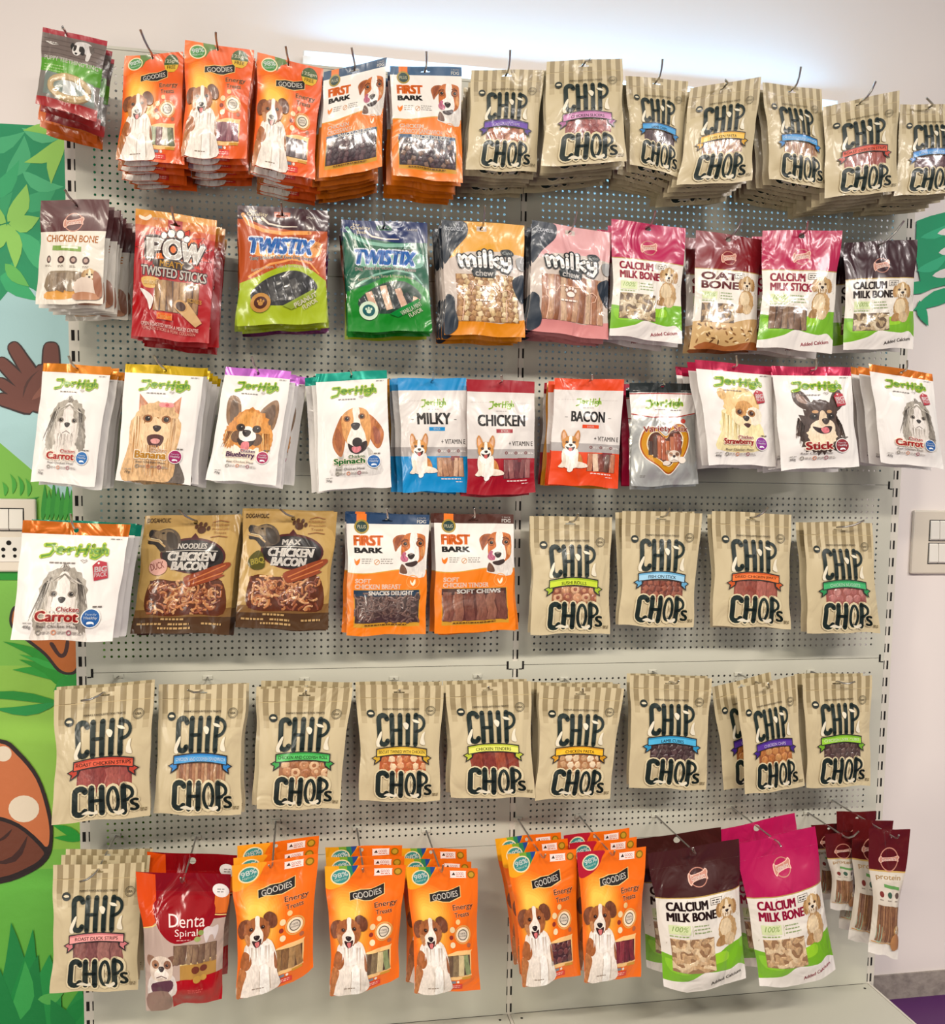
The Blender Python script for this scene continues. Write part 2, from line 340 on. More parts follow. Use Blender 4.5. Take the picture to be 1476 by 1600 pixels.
# tube light on the wall behind the top of the rack
P = at(473, 78, 0.09); Q = at(473, 103, 0.09)
tl = empty('tube_light', (P[0], 0.0, 0)); tag(tl, 'white batten tube light on the wall behind the top edge of the rack', 'tube light')
b = MB(); b.box(0, 0.088, Q[2], 1.22, WALL_Y-0.0005, P[2], 0, 0.003); b.build('batten_housing', mat_plain('white_enamel', '#f2f2f0', 0.35), tl)
b = MB(); b.tube([(0.02, 0.052, Q[2]-0.022), (1.2, 0.052, Q[2]-0.022)], 0.010, 12)
em = bpy.data.materials.new('tube_glow'); em.use_nodes = True
eb = em.node_tree.nodes['Principled BSDF']; eb.inputs['Emission Color'].default_value = (0.22, 0.58, 1.0, 1); eb.inputs['Emission Strength'].default_value = 30
b.build('glowing_tube', em, tl, True)
b = MB()
for x in (0.0, 1.2):
    b = MB(); b.box(x, 0.045, Q[2]-0.033, x+0.02, 0.09, Q[2]+0.002); b.build('tube_holder', mat_plain('white_enamel', '#f2f2f0', 0.35), tl)

# switch plates on the wall
IV = mat_plain('ivory_plastic', '#d8cdbb', 0.35); IVW = mat_plain('white_plastic', '#e4ded2', 0.3)
def wpx(x, y): p = at(x, y, WALL_Y); return p[0], p[2]
def plate(name, label, cat, x0, y0, x1, y1):
    X0, Z1 = wpx(x0, y0); X1, Z0_ = wpx(x1, y1)
    t = empty(name, (X0, WALL_Y, Z0_)); tag(t, label, cat)
    b = MB(); b.box(0, -0.012, 0, X1-X0, -0.0005, Z1-Z0_, 0, 0.004); b.build('cover_plate', IV, t)
    return t, X1-X0, Z1-Z0_
def rocker(t, x0, z0, x1, z1, split=True):
    b = MB(); b.box(x0-0.002, -0.0128, z0-0.002, x1+0.002, -0.0115, z1+0.002); b.build('module_gap', DARK, t)
    xs = [(x0, (x0+x1)/2-0.0008), ((x0+x1)/2+0.0008, x1)] if split else [(x0, x1)]
    for a, c in xs:
        b = MB()
        b.add([(a, -0.013, z0), (c, -0.013, z0), (c, -0.013, z1), (a, -0.013, z1), (a, -0.0175, z0+0.004), (c, -0.0175, z0+0.004), (c, -0.0145, z1-0.003), (a, -0.0145, z1-0.003)],
              [(4, 5, 6, 7), (0, 1, 5, 4), (1, 2, 6, 5), (2, 3, 7, 6), (3, 0, 4, 7)])
        b.build('rocker_switch', IVW, t)
t, w, h = plate('switch_plate', 'cream switch plate of two stacked rocker modules on the white wall right of the rack', 'light switch', 1424, 797, 1522, 896)
for z in (0.17, 0.53):
    for x in (0.24, 0.56): rocker(t, w*x, h*z, w*(x+0.27), h*(z+0.31))
t, w, h = plate('switch_socket_plate', 'cream switch and socket plate on the painted mural left of the rack', 'wall socket', -70, 778, 61, 893)
for x in (0.10, 0.50): rocker(t, w*x, h*0.57, w*(x+0.34), h*0.86)
b = MB(); b.box(w*0.06, -0.0140, h*0.14, w*0.9, -0.0115, h*0.48, 0, 0.001); b.build('socket_face', IVW, t)
b = MB()
for cx, cz, r in [(0.66, .40, .0052), (0.59, .31, .0042), (0.73, .31, .0042), (0.59, .22, .0036), (0.73, .22, .0036), (0.30, .40, .0052), (0.23, .31, .0042), (0.37, .31, .0042), (0.23, .22, .0036), (0.37, .22, .0036)]:
    b = MB(); b.tube([(w*cx, -0.0136, h*cz), (w*cx, -0.0143, h*cz)], r, 14); b.build('socket_hole', DARK, t)

# ------------------------------------------------------------------ printed pouches: artwork in bag widths (x to the right, y down)
_TXT, _TXTQ = {}, {}
def text_req(s, bold, shear):
    k = (s, 0.0, round(shear, 2)); _TXTQ[k] = 1; return k
def flush_text():
    objs = []
    for k in _TXTQ:
        if k in _TXT: continue
        c = bpy.data.curves.new('t', 'FONT'); c.body = k[0]; c.size = 1; c.offset = k[1]; c.shear = k[2]; c.resolution_u = 3
        o = bpy.data.objects.new('t', c); COL.objects.link(o); objs.append((k, o))
    bpy.context.view_layer.update(); dg = bpy.context.evaluated_depsgraph_get()
    for k, o in objs:
        me = o.evaluated_get(dg).to_mesh(); me.calc_loop_triangles()
        v = np.zeros(len(me.vertices)*3); me.vertices.foreach_get('co', v); v = v.reshape(-1, 3)[:, :2]
        f = np.zeros(len(me.loop_triangles)*3, int); me.loop_triangles.foreach_get('vertices', f)
        _TXT[k] = (v, f.reshape(-1, 3)); o.evaluated_get(dg).to_mesh_clear()
    for k, o in objs:
        c = o.data; bpy.data.objects.remove(o); bpy.data.curves.remove(c)
    _TXTQ.clear()
EPS = 0.00003
NU, NV = 15, 20
class Art:
    """one printed part: flat shapes with a layer number and a relief height (mm)"""
    def __init__(s, A, base=0, name=''):
        s.A = A; s.L = base; s.items = []; s.cache = None
    def poly(s, pts, col, holes=(), up=True, gloss=None):
        if up: s.L += 1
        s.items.append(('p', [list(pts)] + [list(h) for h in holes], col, s.L)); return s
    def loop(s, pts, col, n=5, up=True): return s.poly(smooth_loop(pts, n), col, up=up)
    def ell(s, cx, cy, rx, ry, col, rot=0, n=20, up=True, hole=0):
        r = math.radians(rot); c, si = math.cos(r), math.sin(r)
        P = lambda k: [(cx + c*rx*k*math.cos(t*2*math.pi/n) - si*ry*k*math.sin(t*2*math.pi/n), cy + si*rx*k*math.cos(t*2*math.pi/n) + c*ry*k*math.sin(t*2*math.pi/n)) for t in range(n)]
        return s.poly(P(1), col, holes=[P(hole)] if hole else (), up=up)
    def rect(s, x0, y0, x1, y1, col, up=True): return s.poly([(x0, y0), (x1, y0), (x1, y1), (x0, y1)], col, up=up)
    def strokes(s, paths, w, col, up=True, taper=0):
        if up: s.L += 1
        for P in paths:
            P = [np.array(p, float) for p in P]; n = len(P); l, r = [], []
            for i, p in enumerate(P):
                t = P[min(i+1, n-1)] - P[max(i-1, 0)]; t = t/(np.linalg.norm(t)+1e-9); q = np.array([-t[1], t[0]])
                ww = w/2*(1 - taper*(i/(n-1)))
                l.append(p + q*ww); r.append(p - q*ww)
            for i in range(n-1):
                s.items.append(('q', [tuple(l[i]), tuple(l[i+1]), tuple(r[i+1]), tuple(r[i])], col, s.L))
            if w > 0.02 and not taper:
                for e in (P[0], P[-1]):
                    s.items.append(('q', [(e[0]+w/2*math.cos(k*math.pi/4), e[1]+w/2*math.sin(k*math.pi/4)) for k in range(8)], col, s.L))
        return s
    def text(s, t, x0, y0, x1, y1, col, bold=0.0, shear=0.0, rot=0.0, out=None, arc=0.0, up=True):
        """t fitted into the box; out = (colour, growth) draws a keyline first"""
        if out:
            s.L += 1; s.items.append(('t', text_req(t, bold, shear), (x0, y0, x1, y1, rot, arc, text_req(t, bold, shear), bold+out[1], out[1]), out[0], s.L))
        if up: s.L += 1
        k = text_req(t, bold, shear); s.items.append(('t', k, (x0, y0, x1, y1, rot, arc, k, bold, 0), col, s.L)); return s
    def lines(s, x0, y0, x1, n, dy, col, h=0.012, seed=1):
        """tiny unreadable small print: broken dashes"""
        s.L += 1; R = random.Random(seed)
        for i in range(n):
            x = x0; y = y0 + i*dy; xe = x1 - (x1-x0)*0.25*R.random()
            while x < xe:
                w = 0.015 + 0.03*R.random()
                s.items.append(('q', [(x, y), (min(x+w, xe), y), (min(x+w, xe), y+h), (x, y+h)], col, s.L)); x += w + 0.010
        return s
    def tubes(s, paths, w, col, h=3.0, up=True):
        """rounded strips lying in relief (sticks, shreds)"""
        if up: s.L += 1
        for P in paths:
            P = [np.array(p, float) for p in P]; n = len(P); rows = []
            for i, p in enumerate(P):
                t = P[min(i+1, n-1)] - P[max(i-1, 0)]; t = t/(np.linalg.norm(t)+1e-9); q = np.array([-t[1], t[0]])
                rows.append([(*(p + q*w*k), hh*h) for k, hh in ((-.5, 0), (-.36, .7), (0, 1), (.36, .7), (.5, 0))])
            for i in range(n-1):
                for k in range(4): s.items.append(('h', [rows[i][k], rows[i][k+1], rows[i+1][k+1], rows[i+1][k]], col, s.L))
        return s
    def dome(s, pts, col, h=3.0, up=True):
        if up: s.L += 1
        c = np.mean(np.array(pts, float), axis=0); n = len(pts)
        R1 = [(*(c + (np.array(p)-c)*0.72), h*0.75) for p in pts]; R0 = [(*p, 0.0) for p in pts]
        for i in range(n):
            j = (i+1) % n
            s.items.append(('h', [R0[i], R0[j], R1[j], R1[i]], col, s.L)); s.items.append(('h', [R1[i], R1[j], (*c, h)], col, s.L))
        return s
    # fur: ragged ellipse outline
    def fur(s, cx, cy, rx, ry, col, jag=0.12, n=36, seed=1, rot=0, up=True):
        R = random.Random(seed); r = math.radians(rot); P = []
        for k in range(n):
            t = 2*math.pi*k/n; m = 1 + (jag*R.random() if k % 2 else -jag*0.4*R.random())
            x, y = rx*m*math.cos(t), ry*m*math.sin(t); P.append((cx + x*math.cos(r) - y*math.sin(r), cy + x*math.sin(r) + y*math.cos(r)))
        return s.poly(P, col, up=up)
    def hair(s, x0, y0, x1, y1, n, w, cols, spread, seed=2, bend=0.05):
        """n strands starting along (x0,y0)-(x1,y1) falling by `spread` (dx,dy)"""
        R = random.Random(seed)
        for c in cols:
            s.L += 1
            for i in range(n):
                t = R.random(); x, y = x0+(x1-x0)*t, y0+(y1-y0)*t; k = 0.6 + 0.5*R.random(); b = bend*(R.random()-.5)
                dx, dy = spread[0]*k*(0.6+0.8*R.random()), spread[1]*k
                s.strokes([[(x, y), (x+dx*.5+b, y+dy*.5), (x+dx, y+dy)]], w*(.6+.7*R.random()), c, up=False, taper=.8)
        return s
    def build(s):
        if s.cache: return s.cache
        cols = []; V, Fc, M = [], [], []
        def mi(c):
            if c not in cols: cols.append(c)
            return cols.index(c)
        for it in s.items:
            b = len(V)
            if it[0] == 'p':
                lay = it[3]*EPS; flat = [p for lp in it[1] for p in lp]
                tr = tessellate_polygon([[Vector((p[0], p[1], 0)) for p in lp] for lp in it[1]])
                V += [(p[0], p[1], lay) for p in flat]
                for t in tr: Fc.append([b+i for i in t]); M.append(mi(it[2]))
            elif it[0] == 'q':
                V += [(p[0], p[1], it[3]*EPS) for p in it[1]]; Fc.append(list(range(b, b+len(it[1])))); M.append(mi(it[2]))
            elif it[0] == 'h':
                V += [(p[0], p[1], it[3]*EPS + p[2]*0.0005) for p in it[1]]; Fc.append(list(range(b, b+len(it[1])))); M.append(mi(it[2]))
            else:
                v, f = _TXT[it[1]]; v0, _ = _TXT[it[2][6]]
                if len(v) == 0 or len(v0) == 0: continue
                x0, y0, x1, y1, rot, arc, _k, bold, og = it[2]
                lo, hi = v0.min(0), v0.max(0); sx = (x1-x0)/(hi[0]-lo[0]); sy = (y1-y0)/max(hi[1]-lo[1], 1e-6)
                cx, cy = (x0+x1)/2, (y0+y1)/2
                ex = bold*0.75*min(sx, sy); ey = og*0.6*min(sx, sy)
                shifts = [(0, 0)] if ex <= 0 else [(-ex, -ex*.5), (ex, -ex*.5), (ex, ex*.5), (-ex, ex*.5), (0, 0)]
                if og: g_ = ex + og*.6*min(sx, sy); shifts = [(g_*math.cos(t*math.pi/4), g_*math.sin(t*math.pi/4)) for t in range(8)]
                for (ox, oy) in shifts:
                    b = len(V)
                    X = (v[:, 0]-lo[0])*sx + x0 + ox; Y = y1 - (v[:, 1]-lo[1])*sy + oy
                    if arc: Y = Y + arc*(((X-cx)/((x1-x0)/2))**2 - 0.5)
                    if rot:
                        c_, s_ = math.cos(math.radians(rot)), math.sin(math.radians(rot))
                        X, Y = cx + (X-cx)*c_ - (Y-cy)*s_, cy + (X-cx)*s_ + (Y-cy)*c_
                    V += [(X[i], Y[i], it[4]*EPS) for i in range(len(X))]
                    for t in f: Fc.append([b+int(i) for i in t]); M.append(mi(it[3]))
        bm = bmesh.new(); vs = [bm.verts.new(p) for p in V]
        for f, m in zip(Fc, M):
            try:
                fc = bm.faces.new([vs[i] for i in f]); fc.material_index = m
            except ValueError: pass
        for k in range(1, NU):
            bmesh.ops.bisect_plane(bm, geom=bm.verts[:]+bm.edges[:]+bm.faces[:], plane_co=(k/NU, 0, 0), plane_no=(1, 0, 0), dist=1e-6)
        for k in range(1, NV):
            bmesh.ops.bisect_plane(bm, geom=bm.verts[:]+bm.edges[:]+bm.faces[:], plane_co=(0, k*s.A/NV, 0), plane_no=(0, 1, 0), dist=1e-6)
        for k in range(1, NU+NV):
            bmesh.ops.bisect_plane(bm, geom=bm.verts[:]+bm.edges[:]+bm.faces[:], plane_co=(k/NU, 0, 0), plane_no=(NU, NV/s.A, 0), dist=1e-6)
        for co, no in (((0, 0, 0), (-1, 0, 0)), ((1, 0, 0), (1, 0, 0)), ((0, 0, 0), (0, -1, 0)), ((0, s.A, 0), (0, 1, 0))):
            bmesh.ops.bisect_plane(bm, geom=bm.verts[:]+bm.edges[:]+bm.faces[:], plane_co=co, plane_no=no, dist=1e-6, clear_outer=True)
        bm.normal_update()
        flip = [f for f in bm.faces if f.normal.z > 0]      # y runs down: seen from the front the loops must run the other way
        bmesh.ops.reverse_faces(bm, faces=flip)
        bm.verts.index_update()
        s.cache = (np.array([v.co[:] for v in bm.verts]), [[v.index for v in f.verts] for f in bm.faces], [f.material_index for f in bm.faces], cols)
        bm.free(); return s.cache

class Design:
    def __init__(s, A, T=9, gloss=0.5, vh=0.13, vb=0.95, pinch=0.02, hole='slot', hx=0.5, hy=0.07, back='#888888', metal=()):
        s.A, s.T, s.gloss, s.vh, s.vb, s.pinch, s.hole, s.hx, s.hy, s.back = A, T, gloss, vh, vb, pinch, hole, hx, hy, back
        s.parts = {}; s.metal = metal
    def P(s, name, base=0):
        if name not in s.parts: s.parts[name] = Art(s.A, base, name)
        s.parts[name].L = max(s.parts[name].L, base)
        return s.parts[name]
    def hole_loop(s):
        x, y = s.hx, s.hy
        if s.hole == 'slot':
            w, h = 0.062, 0.016
            return [(x-w, y), (x-w, y+h), (x+w, y+h), (x+w, y), (x+.028, y), (x+.018, y-.022), (x-.018, y-.022), (x-.028, y)]
        r = 0.024 if s.hole == 'round' else 0.04
        return [(x+r*math.cos(t*math.pi/6), y+r*math.sin(t*math.pi/6)) for t in range(12)]
    def base(s, col, header=None, hh=0.12):
        """film covering the whole front, and the sealed header band; both with the hanging hole cut out"""
        hl = s.hole_loop(); s.bcol = col
        if header:
            s.P('pouch_body').poly([(0, hh), (1, hh), (1, s.A), (0, s.A)], col)
            s.P('top_seal', 0).poly([(0, 0), (1, 0), (1, hh), (0, hh)], header, holes=[hl])
        else:
            s.P('pouch_body').poly([(0, 0), (1, 0), (1, s.A), (0, s.A)], col, holes=[hl])
        bk = s.backart = Art(s.A, 0, 'b'); bk.poly([(0, 0), (1, 0), (1, s.A), (0, s.A)], s.back, holes=[hl])
        return s

def sstep(a, b, x):
    t = np.clip((x-a)/(b-a), 0, 1); return t*t*(3-2*t)
def make_pouch(name, des, quad, depth, label, group, seed, T=None, wr=1.0, bot=None, tilt=(0, 0, 0, 0), edge=1.0):
    """quad: photo pixels of TL, TR, BR, BL of the pouch hanging at `depth` in front of the rack"""
    R = random.Random(seed); T = (T if T is not None else des.T)/1000.0; A = des.A
    P = [at(q[0], q[1], -depth - tilt[i]) for i, q in enumerate(quad)]
    TL, TR, BR, BL = P
    def plane(u, v):
        u, v = u[:, None], v[:, None]
        return (TL*(1-u) + TR*u)*(1-v) + (BL*(1-u) + BR*u)*v
    w = (np.linalg.norm(TR-TL) + np.linalg.norm(BR-BL))/2; h = (np.linalg.norm(TL-BL) + np.linalg.norm(TR-BR))/2
    rd = [(R.uniform(.1, .9), R.uniform(.2, .95), R.uniform(-1.2, 1.2), R.uniform(.05, .11), R.uniform(-1, 1)) for _ in range(7)]
    ph = [R.uniform(0, 6.28) for _ in range(6)]
    root_l = plane(np.array([des.hx]), np.array([des.hy/A]))[0]
    def S0(u, v, side=1):
        g = sstep(des.vh*0.75, des.vh + 0.30, v)*(1 - sstep(des.vb-0.16, des.vb+0.02, v)*0.93)
        uc = np.clip(u, 0, 1); prof = np.power(np.clip(np.sin(math.pi*uc), 0, 1), 0.65)
        e = edge*(0.006*np.sin(v*9+ph[0]) + 0.004*np.sin(v*17+ph[1]))
        u2 = 0.5 + (u-0.5)*(1 - des.pinch*2*g*np.sin(math.pi*np.clip(v, 0, 1))) + e*np.clip(v*4, 0, 1)*np.where(u < .5, (0.5-u)*2, (u-0.5)*2)*np.where(u < .5, 1, np.cos(ph[2]))
        vv = v + edge*(0.006*np.sin(u*6.3+ph[3]) + 0.004*np.sin(u*13+ph[4]))*(np.clip(v, 0, 1)**5) + edge*0.003*np.sin(u*7+ph[5])*np.clip(1-v*8, 0, 1)
        if bot is not None:
            vv = vv + np.interp(u, [b[0] for b in bot], [b[1] for b in bot])*np.clip(v, 0, 1)**3
        p = plane(u2, vv)
        y = T*prof*g
        wk = np.zeros_like(u)
        for (a, b, m, s_, k) in rd:
            dd = (u-a) + m*(v-b); al = np.exp(-((u-a)**2 + (v-b)**2)/0.08)
            wk = wk + k*np.exp(-(dd/s_)**2)*al
        mask = np.clip(np.minimum(uc, 1-uc)*12, 0, 1)*np.clip((1-v)*12, 0, 1)*np.clip(v*9 - .4, 0.0, 1)
        y = np.maximum(y + wr*0.0026*wk*mask, 0.0)
        p[:, 1] += -y if side == 1 else T*0.32*prof*g
        return p - root_l
    # the surface is faceted once on a fixed grid; every printed layer follows exactly these facets
    gu, gv = np.meshgrid(np.arange(NU+1)/NU, np.arange(NV+1)/NV, indexing='ij')
    def facets(side):
        G = S0(gu.ravel(), gv.ravel(), side).reshape(NU+1, NV+1, 3)
        du = np.gradient(G, axis=0); dv = np.gradient(G, axis=1); n = np.cross(dv, du); n /= np.linalg.norm(n, axis=2, keepdims=True) + 1e-12
        if side == 1: n = np.where(n[:, :, 1:2] > 0, -n, n)
        return G, n
    GF, NF = facets(1); GB, NB = facets(-1)
    def lerp(G, u, v):
        x, y = np.clip(u, 0, 1)*NU, np.clip(v, 0, 1)*NV
        i, j = np.minimum(np.floor(x + 1e-7).astype(int), NU-1), np.minimum(np.floor(y + 1e-7).astype(int), NV-1); fx, fy = (x-i)[:, None], (y-j)[:, None]
        a, b, c, d = G[i, j], G[i+1, j], G[i, j+1], G[i+1, j+1]
        lo = a + (b-a)*fx + (c-a)*fy; hi = d + (c-d)*(1-fx) + (b-d)*(1-fy)
        return np.where(fx + fy <= 1.0, lo, hi)
    def S(u, v, lay, side=1):
        p = lerp(GF if side == 1 else GB, u, v)
        if side == 1: p[:, 1] -= lay
        return p
    root = empty(name, tuple(root_l)); tag(root, label, 'pouch', group)
    for pn, art in des.parts.items():
        V, Fc, M, cols = art.build()
        if len(V) == 0: continue
        verts = S(V[:, 0], V[:, 1]/A, V[:, 2])
        faces = list(Fc); midx = list(M)
        mats = []
        for c in cols:
            if c == 'clear': mats.append(clear_film())
            else:
                g_ = des.gloss; mt = 0.0
                if isinstance(c, tuple): c, g_, mt = c
                mats.append(film(c, g_, mt))
        filmf = []
        if 'clear' in cols:
            ci = cols.index('clear'); filmf = [f for f, m in zip(faces, midx) if m == ci]
            keep = [k for k, m in enumerate(midx) if m != ci]; faces = [faces[k] for k in keep]; midx = [midx[k] for k in keep]
        if pn == 'pouch_body':
            V2, F2, M2, c2 = des.backart.build(); n0 = len(verts)
            vb = S(V2[:, 0], V2[:, 1]/A, V2[:, 2]*0, -1); verts = np.vstack([verts, vb])
            faces += [[n0+i for i in f][::-1] for f in F2]; midx += [len(mats)]*len(F2); mats.append(film(des.back, des.gloss))
        nrm = lerp(NF, V[:, 0], V[:, 1]/A)
        if pn == 'pouch_body': nrm = np.vstack([nrm, -lerp(NF, V2[:, 0], V2[:, 1]/A)*np.array([[1, 1, 1]])])
        def compact(vv, ff):
            used = sorted({i for f in ff for i in f}); mp = {u: n for n, u in enumerate(used)}
            return [vv[u] for u in used], [[mp[i] for i in f] for f in ff]
        vl = verts.tolist(); va, fa = compact(vl, faces)
        po = link_mesh(pn, va, fa, mats, midx, root, True)
        if pn != 'treat_window': po.data.normals_split_custom_set_from_vertices(compact(nrm.tolist(), faces)[0])
        if filmf: va, fa = compact(vl, filmf); link_mesh('clear_film', va, fa, [clear_film()], None, po, True)
    return root
_KIDS = {}
def clone(root, off, roll, label, group, kids):
    r = root.copy(); COL.objects.link(r)
    r.location = (root.location[0]+off[0], root.location[1]+off[1], root.location[2]+off[2]); r.rotation_euler = (0, roll, 0)
    r['label'] = label; r['group'] = group
    for c in kids:
        d = c.copy(); COL.objects.link(d); d.parent = r
        for g in c.children:
            e = g.copy(); COL.objects.link(e); e.parent = d
    return r
CHROME = mat_plain('chrome_wire', '#c4c1ba', 0.28, 0.9)
def make_hook(xh, zh, d, tip_px, label, ext=0.035):
    b0 = Vector((xh, 0, zh)); tip = Vector(at(tip_px[0], tip_px[1], -d-ext))
    t = empty('display_hook', (xh, 0, zh)); tag(t, label, 'display hook', 'wire hooks on the rack')
    b = MB(); end = Vector((0, -d-0.012, 0.0)); tp = tip - b0; mid = end.lerp(tp, 0.55) + Vector((0, -0.004, -0.003))
    b.tube([(0, -0.002, 0.0005), (0, -d*0.5, 0), tuple(end), tuple(end.lerp(mid, .35) + Vector((0, -.002, -.001))), tuple(mid), tuple(tp)], 0.0020, 8)
    b.build('hook_wire', CHROME, t, True)
    b = MB(); b.box(-0.010, -0.0028, -0.004, 0.010, -0.0004, 0.005, 0, 0.001); b.build('hook_plate', STEEL, t)
    return t
#==DESIGNS==
# ------------------------------------------------------------------ printed dogs
class Dg:
    def __init__(s, a, cx, cy, k, fl=1): s.a, s.cx, s.cy, s.k, s.fl = a, cx, cy, k, fl
    def q(s, p): return (s.cx + p[0]*s.k*s.fl, s.cy + p[1]*s.k)
    def E(s, x, y, rx, ry, c, rot=0, n=16): x, y = s.q((x, y)); s.a.ell(x, y, rx*s.k, ry*s.k, ('~' + c if rx > .15 else c), rot*s.fl, n)
    def F(s, x, y, rx, ry, c, jag=.12, seed=1, rot=0, n=36): x, y = s.q((x, y)); s.a.fur(x, y, rx*s.k, ry*s.k, '~' + c, jag, n, seed, rot*s.fl)
    def L(s, pts, c, n=4): s.a.loop([s.q(p) for p in pts], ('~' + c if int(c[1:3], 16) > 70 else c), n)
    def Y(s, pts, c): s.a.poly([s.q(p) for p in pts], '~' + c)
    def H(s, x0, y0, x1, y1, n, w, cols, sp, seed=2, bend=.05):
        x0, y0 = s.q((x0, y0)); x1, y1 = s.q((x1, y1)); s.a.hair(x0, y0, x1, y1, n, w*s.k, cols, (sp[0]*s.k*s.fl, sp[1]*s.k), seed, bend*s.k)
    def S(s, paths, w, c): s.a.strokes([[s.q(p) for p in P] for P in paths], w*s.k, c)
    def eyes(s, x, y, r, c='#1c120c', dy=0, lid=None):
        for sx in (-1, 1):
            if lid: s.E(x[0] if sx < 0 else x[1], y + (dy if sx > 0 else 0), r*1.5, r*1.25, lid)
            s.E(x[0] if sx < 0 else x[1], y + (dy if sx > 0 else 0), r*.88, r*0.8, c)
            s.E((x[0] if sx < 0 else x[1])+r*.3, y + (dy if sx > 0 else 0) - r*.3, r*.18, r*.18, '#c9c4bc')
    def nose(s, x, y, r, c='#1d1716'):
        s.L([(x-r, y-r*.35), (x-r*.5, y-r*.75), (x+r*.5, y-r*.75), (x+r, y-r*.35), (x+r*.6, y+r*.45), (x, y+r*.75), (x-r*.6, y+r*.45)], c, 3)
        s.E(x-r*.3, y-r*.4, r*.28, r*.14, '#6a605c')
def dog_beagle(a, cx, cy, k):
    d = Dg(a, cx, cy, k)
    d.L([(-.55, .75), (-.2, .55), (.35, .55), (.62, .85), (.8, 1.45), (-.85, 1.45)], '#d6d2cc'); d.L([(-.55, .8), (-.42, .75), (-.5, 1.4), (-.72, 1.4)], '#b9b5ab')
    d.L([(.36, .6), (.55, .75), (.7, 1.3), (.5, 1.2)], '#c2bdb4')
    d.L([(-.42, -.5), (-.62, -.2), (-.78, .25), (-.72, .6), (-.5, .85), (-.38, .5), (-.33, 0)], '#b5733f'); d.L([(-.6, -.1), (-.7, .3), (-.55, .7), (-.45, .3)], '#9a5b30')
    d.L([(.45, -.5), (.75, -.25), (.95, .1), (.85, .5), (.68, .62), (.48, .3), (.42, -.1)], '#bb7846'); d.L([(.6, -.1), (.82, .1), (.8, .42), (.64, .45)], '#a3624a')
    d.L([(-.45, -.45), (-.2, -.68), (.12, -.74), (.42, -.6), (.52, -.2), (.48, .3), (.3, .62), (-.12, .62), (-.36, .3), (-.45, 0)], '#dba266')
    d.L([(-.08, -.7), (.14, -.72), (.16, -.25), (.3, .1), (.34, .45), (.2, .62), (-.15, .62), (-.3, .35), (-.2, .05), (-.06, -.3)], '#eee5da')
    d.L([(-.27, .42), (-.08, .52), (.1, .46), (.35, .36), (.33, .62), (.05, .78), (-.2, .68)], '#2b1a18'); d.L([(-.14, .55), (.1, .5), (.16, .64), (.0, .74), (-.12, .68)], '#de8d92')
    d.L([(-.1, .3), (.06, .24), (.2, .34), (.16, .5), (-.02, .54), (-.12, .46)], '#2b2522'); d.eyes((-.28, .22), -.38, .08, lid='#8c5a34', dy=-.06); d.nose(0, -.12, .16, '#3a3634')
def dog_shihtzu(a, cx, cy, k, g='#a79f92'):
    d = Dg(a, cx, cy, k)
    d.L([(-.45, .5), (.45, .5), (.75, 1.3), (-.75, 1.3)], '#d9d2c8')
    d.F(-.0, -.05, .66, .72, g, .08, 3); d.F(-.5, .4, .22, .6, g, .16, 5, 14); d.F(.52, .4, .22, .58, '#8d857a', .16, 6, -14)
    d.F(0, .35, .44, .6, '#d8d0c6', .1, 8); d.H(-.5, -.1, .5, -.1, 12, .035, ['#e6e0d6', '#7d766c', '#c4bcb0'], (0, .75), 4)
    d.H(-.55, -.3, -.35, -.5, 12, .035, ['#cfc8bc', '#716a61'], (-.25, .95), 7); d.H(.35, -.5, .55, -.3, 12, .035, ['#bcb4a8', '#655e56'], (.22, .95), 9)
    d.L([(-.14, -.55), (0, -.66), (.14, -.55), (.2, -.1), (.22, .12), (-.22, .12), (-.2, -.1)], '#e4ddd4'); d.H(-.05, -.66, .05, -.66, 8, .03, ['#6f675e', '#a39b90'], (.0, -.22), 3, .2)
    d.H(0, -.6, 0, -.58, 9, .035, ['#8b8377', '#cfc7bb'], (-.35, .25), 5); d.H(0, -.6, 0, -.58, 9, .035, ['#8b8377', '#cfc7bb'], (.35, .25), 6)
    d.F(0, .22, .28, .24, '#e6dfd6', .1, 4); d.eyes((-.25, .25), -.06, .07, lid='#857b70'); d.nose(0, .1, .11, '#34302e'); d.S([[(-.14, .38), (0, .3), (.14, .38)]], .025, '#6b5f58')
    d.H(-.3, .4, .3, .4, 10, .03, ['#f0ebe2', '#b5aca2'], (0, .5), 12)
